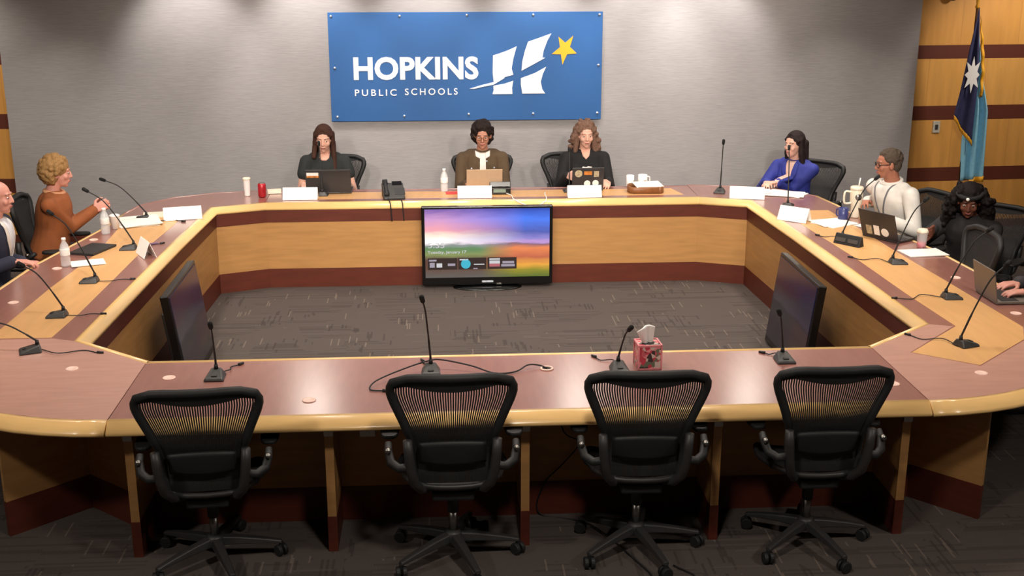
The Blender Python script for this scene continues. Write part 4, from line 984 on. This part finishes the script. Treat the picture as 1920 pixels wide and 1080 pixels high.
def hand_prims(W, d, n, side, curl=0.35, k=1.0):
    """W wrist, d finger direction, n palm normal; side +1 right hand, -1 left."""
    d = d.normalized(); n = (n - d * n.dot(d)).normalized(); s = d.cross(n) * side     # s points to the thumb side
    out = []
    for off, L, sp in ((0.030, 0.070, 0.10), (0.010, 0.080, 0.03), (-0.010, 0.074, -0.04), (-0.029, 0.058, -0.12)):
        K = W + d * (0.088 * k if abs(off) < 0.02 else 0.082 * k) + s * off * k
        out.append(('c', W + d * 0.012 + s * off * 0.55 * k, K, 0.0135 * k, 0.0105 * k))
        f = (d + s * sp).normalized(); p = K
        for j, fr in enumerate((0.45, 0.32, 0.23)):
            a = curl * (0.5 + 0.5 * j); f = (f * math.cos(a) + n * math.sin(a)).normalized()
            q = p + f * L * fr * k; out.append(('c', p, q, (0.0088 - 0.0008 * j) * k, (0.0080 - 0.0008 * j) * k)); p = q
    b = W + d * 0.022 + s * 0.022 * k; m1 = b + (d * 0.55 + s * 0.75 + n * 0.25).normalized() * 0.042 * k
    t2 = m1 + (d * 0.95 + s * 0.25 + n * 0.3).normalized() * 0.034 * k; t3 = t2 + (d * 1.0 + n * 0.35).normalized() * 0.022 * k
    out += [('c', b, m1, 0.014 * k, 0.0105 * k), ('c', m1, t2, 0.0105 * k, 0.009 * k), ('c', t2, t3, 0.009 * k, 0.0078 * k)]
    return out

def rough_ball(mb, c, r, seg=10): mb.ball(c, r, seg)

def hair_long(rng, drop_l, drop_r, front=0.02, fringe=False):
    P = [('e', V((0, -0.026, 0.046)), (0.085, 0.098, 0.090)), ('e', V((0, -0.052, 0.0)), (0.082, 0.074, 0.10))]
    for s, dr in ((-1, drop_l), (1, drop_r)):
        P += [('c', V((s * 0.072, -0.010, 0.055)), V((s * 0.083, -0.008, -0.07)), 0.022, 0.024), ('c', V((s * 0.083, -0.008, -0.07)), V((s * 0.092, front, -0.11 - dr)), 0.026, 0.022)]
        for k in range(5):
            x = s * rng.uniform(0.06, 0.10); P.append(('c', V((x, rng.uniform(-0.05, 0.0), -0.04)), V((x * 1.1, rng.uniform(-0.06, front), -0.12 - dr * rng.uniform(.75, 1.05))), 0.014, 0.008))
    for k in range(7):
        x = -0.07 + 0.14 * k / 6; P.append(('c', V((x, -0.085, 0.02)), V((x * 1.1, -0.105, -0.16 - 0.6 * max(drop_l, drop_r) * rng.uniform(.8, 1.05))), 0.028, 0.016))
    for s in (-1, 1): P.append(('c', V((0.0, 0.045, 0.108)), V((s * 0.072, 0.025, 0.045)), 0.014, 0.016))
    return P
def hair_curly(rng, big=0.0, size=0.020, low=-0.09, n=170, face=0.045, top=0.045):
    P = [('e', V((0, -0.028, 0.044)), (0.084 + big * .7, 0.096 + big * .7, 0.088 + big * .6)), ('e', V((0, -0.05, 0.0)), (0.083 + big, 0.070 + big, 0.09 + big * .5))]
    k = 0
    while k < n:
        a = rng.uniform(0, 2 * math.pi); e = rng.uniform(-1, 1); r = math.sqrt(1 - e * e)
        x, y, z = r * math.cos(a), r * math.sin(a), e
        p = V((x * (0.086 + big), -0.028 + y * (0.098 + big), 0.02 + z * (0.105 + big * 0.8)))
        if p.z < low: continue
        if y > 0.1 and p.z < 0.085 - 0.2 * max(0, abs(x) - 0.62) and abs(x) < 0.86: continue       # keep the face clear
        P.append(('e', p, (size * rng.uniform(.7, 1.25),) * 3)); k += 1
    return P
def hair_big(rng):
    P = [('e', V((0, -0.03, 0.05)), (0.096, 0.104, 0.094)), ('e', V((0, -0.065, -0.02)), (0.120, 0.080, 0.130))]
    for s in (-1, 1): P += [('c', V((s * 0.088, -0.015, 0.05)), V((s * 0.135, -0.01, -0.06)), 0.035, 0.045), ('c', V((s * 0.135, -0.01, -0.06)), V((s * 0.150, 0.0, -0.17)), 0.045, 0.034)]
    for k in range(300):
        s = rng.choice((-1, 1)); z = rng.uniform(-0.21, 0.13); w = 0.10 + 0.075 * min(1, max(0, (0.09 - z) / 0.16)); a = rng.uniform(0.12, math.pi * .75)
        if z > 0.08: p = V((s * rng.uniform(0, .095), rng.uniform(-.12, .045), z + .012 - 0.03 * abs(s)))
        else: p = V((s * w * abs(math.cos(a - .3)) ** .5, -0.02 - 0.11 * max(0, math.sin(a - .4)), z))
        if p.y > -0.02 and abs(p.x) < 0.074 and p.z < 0.075: continue
        P.append(('e', p, (rng.uniform(.014, .023),) * 3))
    for k in range(90):
        s = rng.choice((-1, 1)); P.append(('e', V((s * rng.uniform(.088, .175), rng.uniform(-.01, .045), rng.uniform(-.20, .06))), (rng.uniform(.013, .021),) * 3))
    return P
def hair_wavy(rng):
    P = hair_long(rng, 0.05, 0.04, 0.0)
    for s in (-1, 1):
        for k in range(26):
            z = rng.uniform(-0.15, 0.06); w = 0.085 + 0.05 * min(1, max(0, (0.06 - z) / 0.16))
            P.append(('e', V((s * w * rng.uniform(.8, 1.06), rng.uniform(-0.09, 0.0), z)), (rng.uniform(.018, .028),) * 3))
    for k in range(24):
        P.append(('e', V((rng.uniform(-.10, .10), rng.uniform(-.12, -.09), rng.uniform(-.15, .08))), (0.028,) * 3))
    for k in range(14):
        a = rng.uniform(0, math.pi); P.append(('e', V((0.08 * math.cos(a), -0.03 + rng.uniform(-.05, .03), 0.05 + 0.088 * math.sin(a))), (0.02,) * 3))
    return P
def hair_short(rng):
    P = [('e', V((0, -0.023, 0.043)), (0.0765, 0.0945, 0.082)), ('e', V((0, -0.055, 0.0)), (0.075, 0.056, 0.075)), ('c', V((0.073, 0.0, 0.045)), V((0.074, 0.004, 0.005)), 0.010, 0.006), ('c', V((-0.073, 0.0, 0.045)), V((-0.074, 0.004, 0.005)), 0.010, 0.006)]
    for k in range(420):
        a = rng.uniform(0, 2 * math.pi); z = rng.uniform(-0.35, 1); r = math.sqrt(1 - z * z); p = V((0.078 * r * math.cos(a), -0.023 + 0.096 * r * math.sin(a), 0.043 + 0.083 * z))
        if p.y > 0.035 and p.z < 0.088: continue
        if p.z < 0.03 and p.y > -0.03: continue
        P.append(('e', p, (rng.uniform(.006, .011),) * 3))
    return P

def person(label, loc, rz, skin_m, hair=None, hair_m=None, lean=0.06, yaw=0, pitch=0, roll=0, sw=0.165, seat=0.47, girth=1.0, bust=True, female=True,
           hands=None, top=None, sleeve=1.0, under=None, trousers=DENIM, head_fwd=0.05, seed=1, sh_z=None, low_head=0.0, curls=(0.4, 0.4), rh=None, hscale=1.0):
    rng = random.Random(seed)
    t = thing('person', label, 'person', (loc[0], loc[1], 0), rz)
    Mi = (Matrix.Translation(t.location) @ t.rotation_euler.to_matrix().to_4x4()).inverted(); Rot = t.rotation_euler.to_matrix().inverted()
    P = V((0, 0, seat + 0.10)); shz = sh_z or seat + 0.555
    S = V((0, lean, shz)); U = S - P
    # --- torso
    tor = []
    prof = ((0, .165, .125), (.17, .154, .116), (.34, .142, .106), (.5, .142, .105), (.66, .152, .110), (.82, .156, .107), (.93, .145, .092))
    for k in range(22):
        f = 0.93 * k / 21
        for (fa, xa, ya), (fb, xb, yb) in zip(prof, prof[1:]):
            if f <= fb + 1e-6: q_ = (f - fa) / (fb - fa); rx, ry = xa + (xb - xa) * q_, ya + (yb - ya) * q_; break
        tor.append(('e', P + U * f + V((0, 0.012 * math.sin(f * 3), 0)), (rx * girth, ry * girth, 0.075)))
    tor.append(('c', S + V((-sw + 0.045, -0.01, -0.028)), S + V((sw - 0.045, -0.01, -0.028)), 0.052, 0.052))
    tor.append(('c', S + V((-sw * .62, -0.012, 0.008)), S + V((sw * .62, -0.012, 0.008)), 0.035, 0.035)); nbase = [('e', S + V((0, -0.012, 0.025)), (0.075, 0.058, 0.045))]
    if bust:
        for s in (-1, 1): tor.append(('e', P + U * 0.70 + V((s * 0.068, 0.066, 0)), (0.064, 0.050, 0.070)))
    # --- head
    Hc = S + V((0, head_fwd, 0.185 - low_head)); Rh = Euler((R(-pitch), R(roll), R(yaw)), 'YXZ').to_matrix().to_4x4()
    HM = Matrix.Translation(Hc) @ Rh @ Matrix.Scale(hscale, 4)
    hp = [('e', V((0, -0.012, 0.035)), (.073, .091, .080)), ('e', V((0, .018, -.015)), (.061, .068, .085)), ('e', V((0, .033, -.066)), (.045, .047, .040)), ('e', V((0, .060, -.090)), (.020, .018, .018)),
          ('c', V((0, .086, .014)), V((0, .098, -.022)), .007, .0105), ('e', V((.010, .086, -.026)), (.008, .008, .007)), ('e', V((-.010, .086, -.026)), (.008, .008, .007)),
          ('c', V((-.034, .070, .030)), V((.034, .070, .030)), .011, .011), ('e', V((.037, .058, -.022)), (.022, .020, .024)), ('e', V((-.037, .058, -.022)), (.022, .020, .024)),
          ('e', V((0, .080, -.056)), (.022, .011, .012)), ('e', V((.074, -.006, -.006)), (.011, .020, .031)), ('e', V((-.074, -.006, -.006)), (.011, .020, .031))]
    hb = MB(); add_prims(hb, hp); bmesh.ops.transform(hb.bm, matrix=HM, verts=hb.bm.verts)
    nk0 = HM @ V((0, -0.018, -0.05)); neck = [('c', nk0, S + V((0, -0.012, 0.015)), 0.049 if female else 0.058, 0.054 if female else 0.064)]
    # --- arms
    l1, l2 = 0.285, 0.255
    arm_u, arm_f, hp_ = [], [], []; cuffs = []
    for s, (tgt, pole, fd, pn), cu in ((1, hands[0], curls[0]), (-1, hands[1], curls[1])):
        Sh = S + V((s * sw, -0.008, -0.035)); W = Mi @ V(tgt); E_, W = ik(Sh, W, l1, l2, V(pole))
        d = (Rot @ V(fd)).normalized(); n = Rot @ V(pn)
        arm_u.append(('c', Sh, E_, 0.050 * (1 if female else 1.12), 0.038 * (1 if female else 1.12))); arm_f.append((E_, W, 0.038 * (1 if female else 1.1), 0.0255 * (1 if female else 1.12)))
        hp_ += hand_prims(W, d, n, s, cu, 1.0 if female else 1.08)
    fore = [('c', a, b, r0, r1) for a, b, r0, r1 in arm_f]
    # --- legs
    legs, feet = [], []
    for s in (-1, 1):
        hip, kn, an = V((s * .09, 0.02, seat + 0.075)), V((s * .115, .43, seat + 0.055)), V((s * .12, .40, .085))
        legs += [('c', hip, kn, .080, .056), ('c', kn, an, .054, .038)]
        feet += [('c', an + V((0, -0.03, -0.045)), an + V((s * .01, .135, -0.052)), .036, .030), ('c', an, an + V((0, 0, -0.03)), .042, .040)]
    body = MB(); add_prims(body, tor + nbase + neck + arm_u + fore + hp_ + legs + feet)
    me_h = hb.mesh('h'); body.bm.from_mesh(me_h); bpy.data.meshes.remove(me_h)
    put('body', remesh(body, 0.0056, 2, 'body'), skin_m, t, True)
    # --- clothing
    garments = {}
    def shell(name, prims, infl, mat, vox=0.008, sm=9):
        m = MB(); add_prims(m, prims, infl); me = remesh(m, vox, sm, name); garments[name] = me
        return put(name, me, mat, t, True)
    shell('trousers', legs + [('e', P, (.165 * girth, .13, .11))], 0.011, trousers)
    for k in (0, 2):
        m = MB(); add_prims(m, feet[k:k + 2], 0.006); put('shoe', remesh(m, 0.008, 2, 'shoe'), SHOE, t, True)
    nm, tm = top
    sl = []
    for (E_, W, r0, r1), au in zip(arm_f, arm_u):
        if sleeve >= 1: 
            Wc = E_ + (W - E_) * min(0.97, sleeve - 0.06 if sleeve > 1 else 0.94); sl += [au, ('c', E_, Wc, r0 + .002, r1 + 0.007)]
        else:
            q = au[1] + (au[2] - au[1]) * sleeve; sl.append(('c', au[1], q, au[3] + 0.004, au[3] + 0.006))
    shell(nm, tor + sl, 0.0125, tm)
    # collar ring round the neck opening
    # --- hair
    if hair:
        m = MB(); add_prims(m, hair(rng)); bmesh.ops.transform(m.bm, matrix=HM, verts=m.bm.verts); put('hair', remesh(m, 0.0065, 1, 'hair'), hair_m, t, True)
    # --- eyes, brows, lips
    for s in (-1, 1):
        e = MB().ball(HM @ V((s * .031, .0745, .011)), (0.0112, 0.0070, 0.0042), 12, Rh.to_euler()).build('eye', EYE_W, t, True)
        MB().ball(HM @ V((s * .031, .0792, .0092)), 0.0056, 10).build('iris', EYE_D, e, True)
        MB().tube([HM @ V((s * .014, .083, .030)), HM @ V((s * .032, .081, .036)), HM @ V((s * .050, .066, .030))], [.0018, .0026, .0014], 6).build('eyebrow', hair_m or plain('pale brow', srgb(150, 120, 100)), t, True)
    MB().tube([HM @ V((-.021, .084, -.054)), HM @ V((-.008, .0915, -.0525)), HM @ V((.008, .0915, -.0525)), HM @ V((.021, .084, -.054))], [.002, .0042, .0042, .002], 6).build('lips', LIPC, t, True)
    return dict(t=t, HM=HM, Rh=Rh, garments=garments, S=S, P=P, U=U, Mi=Mi, cuffs=arm_f, rot=Rot)

def patch(pr, garment, poly, mat, name, off=0.003, z0=None, parent=None, thick=0.003, cuts=4):
    """A shaped piece of cloth lying on the front of a garment; poly in (x, height) of the sitter."""
    bvh = BVHTree.FromPolygons([v.co.copy() for v in pr['garments'][garment].vertices], [tuple(p.vertices) for p in pr['garments'][garment].polygons])
    bm = bmesh.new(); f = bm.faces.new([bm.verts.new((x, 0, z)) for x, z in poly]); bmesh.ops.triangulate(bm, faces=bm.faces)
    for k in range(cuts):
        ed = [e for e in bm.edges if e.calc_length() > 0.018]
        if not ed: break
        bmesh.ops.subdivide_edges(bm, edges=ed, cuts=1); bmesh.ops.triangulate(bm, faces=[q for q in bm.faces if len(q.verts) > 3])
    for v in bm.verts:
        h = bvh.ray_cast(V((v.co.x, 1.0, v.co.z)), V((0, -1, 0)))
        v.co.y = (h[0].y if h[0] else pr['S'].y + 0.05) + off
    bmesh.ops.recalc_face_normals(bm, faces=bm.faces)
    me = bpy.data.meshes.new(name); bm.to_mesh(me); bm.free()
    return put(name, me, mat, parent or pr['t'], True, solid=thick)

def glasses(pr, mat, w=0.033):
    HM = pr['HM']; m = MB()
    for s in (-1, 1):
        pts = [HM @ V((s * .032 + w * .72 * math.cos(a * math.pi / 9), .094 - 0.012 * (abs(s * .032 + w * .72 * math.cos(a * math.pi / 9)) / 0.06) ** 2, .008 + .019 * math.sin(a * math.pi / 9))) for a in range(19)]
        m.tube(pts, 0.0026, 6)
        m.tube([HM @ V((s * .056, .084, .012)), HM @ V((s * .076, .05, .014)), HM @ V((s * .080, -.005, .010))], 0.003, 6)
    m.tube([HM @ V((-.010, .097, .012)), HM @ V((0, .099, .014)), HM @ V((.010, .097, .012))], 0.0026, 6)
    m.build('glasses', mat, pr['t'], True)

DN = (0, 0, -1)
# 1. bald person at the left edge, navy blazer
p1 = person('person with a bald head in a navy blazer and pale shirt at the left edge', (-3.575, 2.16), R(-90), SK_P, None, None, lean=0.10, yaw=0, pitch=4, sw=0.19, female=False, bust=False, girth=1.08, sh_z=1.035, head_fwd=0.05, seed=1,
            hands=(((-3.33, 2.02, 0.80), (0.35, -0.6, -1), (1, 0.25, -0.1), DN), ((-3.36, 2.30, 0.72), (-0.35, -0.6, -1), (1, -0.25, 0), DN)), top=('blazer', cloth('navy blazer', srgb(44, 46, 66))))
shirtm = cloth('pale shirt', srgb(214, 216, 224))
patch(p1, 'blazer', [(-0.055, 1.075), (0.055, 1.075), (0.05, 0.96), (0.012, 0.78), (-0.012, 0.78), (-0.05, 0.96)], shirtm, 'shirt_front')
for s in (-1, 1): patch(p1, 'blazer', [(s * 0.055, 1.08), (s * 0.085, 1.05), (s * 0.08, 0.93), (s * 0.018, 0.78), (s * 0.012, 0.78), (s * 0.05, 0.96)], p1['t'].children[3].data.materials[0], 'lapel', 0.007)
# 2. curly blond hair, rust jacket
rust = cloth('rust suede jacket', srgb(146, 82, 42))
p2 = person('person with dark blond curls in a rust jacket, hands raised', (-3.455, 3.18), R(-84), SK_P, lambda r: hair_curly(r, 0.014, 0.017, -0.10, 260), H_BL, lean=0.08, yaw=6, pitch=8, sw=0.182, girth=1.16, sh_z=1.015, head_fwd=0.05, seed=2,
            hands=(((-3.13, 3.36, 0.865), (0.3, -0.4, -1), (0.75, 0.5, 0.35), (-0.3, 0.9, -0.2)), ((-3.14, 3.50, 0.855), (-0.3, -0.4, -1), (0.85, -0.3, 0.3), (-0.2, -0.9, 0))), top=('rust_jacket', rust), curls=(0.6, 0.6))
MB().tube([p2['S'] + V((0.085 * math.cos(a * math.pi / 10), 0.006 + 0.068 * math.sin(a * math.pi / 10), 0.036 + 0.012 * -math.sin(a * math.pi / 10))) for a in range(21)], 0.017, 8).build('jacket_collar', cloth('pale tan lining', srgb(206, 150, 112)), p2['t'], True)
# 3. long brown hair, dark t-shirt
p3 = person('person with long brown hair in a dark short-sleeved top, looking down at a dark laptop', (-1.440, 5.02), R(180), SK_F, lambda r: hair_long(r, 0.15, 0.03, 0.085), H_BR, lean=0.06, yaw=0, pitch=14, sw=0.172, sh_z=0.985, head_fwd=0.06, seed=3,
            hands=(((-1.62, 4.72, 0.785), (0.30, -0.5, -1), (0.25, -1, 0), DN), ((-1.22, 4.72, 0.785), (-0.30, -0.5, -1), (-0.25, -1, 0), DN)), top=('t_shirt', cloth('dark green black t-shirt', srgb(38, 42, 42))), sleeve=0.40)
patch(p3, 't_shirt', [(-0.05, 1.04), (0.05, 1.04), (0.045, 1.0), (0.02, 0.978), (-0.02, 0.978), (-0.045, 1.0)], SK_F, 'neck_opening', 0.002)
# 4. dark curly hair, brown jacket
olive = cloth('olive brown jacket', srgb(84, 66, 46))
p4 = person('person with short dark curls and glasses in an olive brown jacket, behind the tan laptop', (0.020, 5.04), R(180), SK_M, lambda r: hair_curly(r, 0.008, 0.020, -0.085, 170), H_DK, lean=0.07, yaw=-3, pitch=12, sw=0.185, girth=1.06, sh_z=1.0, head_fwd=0.06, seed=4,
            hands=(((-0.13, 4.66, 0.785), (0.30, -0.5, -1), (0.3, -1, 0), DN), ((0.16, 4.66, 0.785), (-0.30, -0.5, -1), (-0.3, -1, 0), DN)), top=('brown_jacket', olive), sleeve=1.0)
whc = cloth('white t-shirt', srgb(232, 226, 220))
patch(p4, 'brown_jacket', [(-0.070, 1.045), (-0.025, 1.030), (0.025, 1.030), (0.070, 1.045), (0.065, 1.000), (0.02, 0.975), (0.015, 0.940), (0.03, 0.810), (-0.03, 0.810), (-0.015, 0.940), (-0.02, 0.975), (-0.065, 1.000)], whc, 'white_shirt')
for x, z in ((-0.035, 0.955), (-0.045, 0.865), (0.105, 0.885), (-0.105, 0.890)):
    h = BVHTree.FromPolygons([v.co.copy() for v in p4['garments']['brown_jacket'].vertices], [tuple(q.vertices) for q in p4['garments']['brown_jacket'].polygons]).ray_cast(V((x, 1, z)), V((0, -1, 0)))[0]
    if h: MB().ball(h, (0.009, 0.005, 0.009), 10).build('button', MAT['steel'], p4['t'], True)
glasses(p4, plain('tortoise frames', srgb(120, 72, 40), 0.4))
MB().tube([p4['S'] + V((0.074 * math.cos(a * math.pi / 10), 0.002 + 0.060 * math.sin(a * math.pi / 10), 0.030 - 0.030 * max(0, math.sin(a * math.pi / 10)))) for a in range(21)], 0.009, 8).build('shirt_collar', whc, p4['t'], True)
# 5. grey brown wavy hair, black sweater
blk = cloth('black sweater', srgb(22, 21, 23))
p5 = person('person with wavy grey-brown hair in a black sweater, behind the stickered laptop', (0.985, 5.03), R(180), SK_F, hair_wavy, H_GB, lean=0.05, yaw=4, pitch=6, sw=0.178, sh_z=0.99, head_fwd=0.04, seed=5,
            hands=(((0.79, 4.66, 0.85), (0.30, -0.5, -1), (0.25, -0.8, 0.1), (0.8, 0.2, -0.5)), ((1.16, 4.62, 0.80), (-0.30, -0.5, -1), (-0.3, -1, -0.1), (-0.5, 0, -0.85))), top=('black_sweater', blk), curls=(0.5, 0.9))
patch(p5, 'black_sweater', [(-0.045, 1.045), (0.045, 1.045), (0.03, 0.990), (0.0, 0.960), (-0.03, 0.990)], SK_F, 'neck_opening', 0.002)
patch(p5, 'black_sweater', [(-0.055, 0.890), (-0.02, 0.897), (0.0, 0.887), (0.03, 0.895), (0.045, 0.875), (0.02, 0.867), (-0.05, 0.870)], whc, 'white_print', 0.003)
patch(p5, 'black_sweater', [(-0.05, 0.840), (0.0, 0.850), (0.03, 0.843), (0.03, 0.815), (-0.04, 0.815)], whc, 'white_print', 0.003)
# 6. long dark hair, blue blazer
blu = cloth('royal blue blazer', srgb(42, 52, 140), 0.75)
p6 = person('person with long straight dark hair in a royal blue blazer at the far right corner', (2.96, 4.76), R(136), SK_F, lambda r: hair_long(r, 0.12, 0.12, -0.04), H_BK, lean=0.05, yaw=-12, pitch=2, sw=0.178, sh_z=0.92, seat=0.41, head_fwd=0.045, seed=6,
            hands=(((2.62, 4.55, 0.79), (0.5, 0.1, -0.8), (-0.2, -1, 0), DN), ((2.70, 4.50, 0.795), (0.6, 0.3, -0.8), (-0.75, -0.3, 0), DN)), top=('blue_blazer', blu))
blouse = cloth('pale blouse', srgb(214, 178, 166))
patch(p6, 'blue_blazer', [(-0.045, 0.960), (0.045, 0.960), (0.035, 0.900), (0.005, 0.730), (-0.005, 0.730), (-0.035, 0.900)], blouse, 'blouse_front')
for s in (-1, 1): patch(p6, 'blue_blazer', [(s * 0.045, 0.960), (s * 0.08, 0.940), (s * 0.075, 0.850), (s * 0.012, 0.725), (s * 0.006, 0.730), (s * 0.036, 0.900)], blu, 'lapel', 0.008)
# 7. glasses, white shirt, lanyard
wsh = cloth('white shirt', srgb(226, 222, 216), 0.8)
p7 = person('person with short grey hair and glasses in a white shirt with a lanyard', (3.40, 3.24), R(112), SK_T, hair_short, H_GR, lean=0.15, yaw=-24, pitch=6, sw=0.21, girth=1.2, female=False, bust=False, sh_z=1.01, head_fwd=0.06, seed=7, low_head=0.0,
            hands=(((3.15, 3.42, 0.84), (0.3, -0.3, -1), (-0.5, -0.8, 0.1), (0.3, 0.2, -0.9)), ((3.13, 2.90, 0.80), (-0.4, -0.3, -0.8), (-0.7, 0.7, 0.05), (0, 0.2, -1))), top=('white_shirt', wsh), curls=(0.7, 0.5))
glasses(p7, plain('dark glasses frame', srgb(40, 30, 28), 0.4))
lm = plain('grey lanyard', srgb(112, 112, 118), 0.7)
for s in (-1, 1): patch(p7, 'white_shirt', [(s * 0.082, 1.050), (s * 0.094, 1.047), (s * 0.028, 0.795), (s * 0.016, 0.795)], lm, 'lanyard', 0.005)
MB().tube([p7['S'] + V((0.088 * math.cos(a * math.pi / 10), 0.008 + 0.072 * math.sin(a * math.pi / 10), 0.045 - 0.02 * math.sin(a * math.pi / 10))) for a in range(21)], 0.015, 8).build('shirt_collar', wsh, p7['t'], True)
# 8. big black curls, black top
p8 = person('person with big black curls and a dark headband, in black, looking down', (3.67, 2.53), R(140), SK_B, hair_big, H_BB, lean=0.12, yaw=16, pitch=20, sw=0.185, girth=1.1, seat=0.43, sh_z=0.885, head_fwd=0.07, seed=8, low_head=0.02,
            hands=(((3.29, 2.36, 0.86), (0.6, 0.2, -0.7), (-0.55, -0.75, -0.15), (-0.75, 0.55, -0.1)), ((3.42, 1.92, 0.83), (-0.6, -0.1, -0.8), (-0.1, -1, 0.3), (-0.9, 0.1, -0.3))), top=('black_top', cloth('black top', srgb(34, 32, 34))), curls=(0.8, 0.8))
hbm = cloth('dark headband', srgb(30, 28, 30))
m = MB()
pts = [p8['HM'] @ V((0.086 * math.cos(R(a)), -0.012 + 0.102 * math.sin(R(a)), 0.072 + 0.006 * math.sin(R(a)))) for a in range(-10, 191, 10)]
m.tube(pts, 0.016, 8); hb_ = m.build('headband', hbm, p8['t'], True)
MB().ball(p8['HM'] @ V((0.012, 0.108, 0.082)), (0.013, 0.009, 0.013), 12).build('white_badge', MAT['white'], hb_, True)
# 9. person outside the right edge, one hand on the silver laptop
p9 = person('person cut off by the right edge, hand on the silver laptop', (3.76, 0.93), R(90), SK_P, hair_short, H_BR, lean=0.16, yaw=0, pitch=8, sw=0.185, female=False, bust=False, sh_z=1.04, head_fwd=0.07, seed=9,
            hands=(((3.32, 1.06, 0.80), (0.5, -0.3, -0.8), (-1, -0.15, -0.05), DN), ((3.285, 0.86, 0.80), (-0.5, -0.3, -0.8), (-1, 0.1, -0.05), DN)), top=('grey_top', cloth('dark grey top', srgb(60, 58, 62))))
# chairs of the people, and the empty one on the right wing
GP = 'mesh-back chairs behind the people'
for lab, loc, rz, zs in (('chair of the person in the navy blazer, at the left edge', (-3.50, 2.16), -90, .94), ('chair of the person in the rust jacket', (-3.37, 3.19), -84, .96), ('chair of the person with long brown hair', (-1.40, 5.02), 174, .90), ('chair of the person in the olive brown jacket', (0.03, 5.03), 180, .90),
                     ('chair of the person in the black sweater', (0.91, 5.02), -174, .90), ('chair of the person in the royal blue blazer', (3.03, 4.74), 140, .86), ('chair of the person in the white shirt', (3.47, 3.22), 106, .88), ('chair of the person with big black curls', (3.74, 2.52), 134, .90),
                     ('chair of the person at the right edge', (3.76, 0.93), 90, .96)):
    dup(ch0, (*loc, 0), R(rz), lab, GP).scale = (1, 1, zs)
et = dup(ch0, (3.03, 1.56, 0), R(88), 'empty chair tucked in at the right wing behind the open silver laptop'); et.scale = (1, 1, 0.97); del et['group']
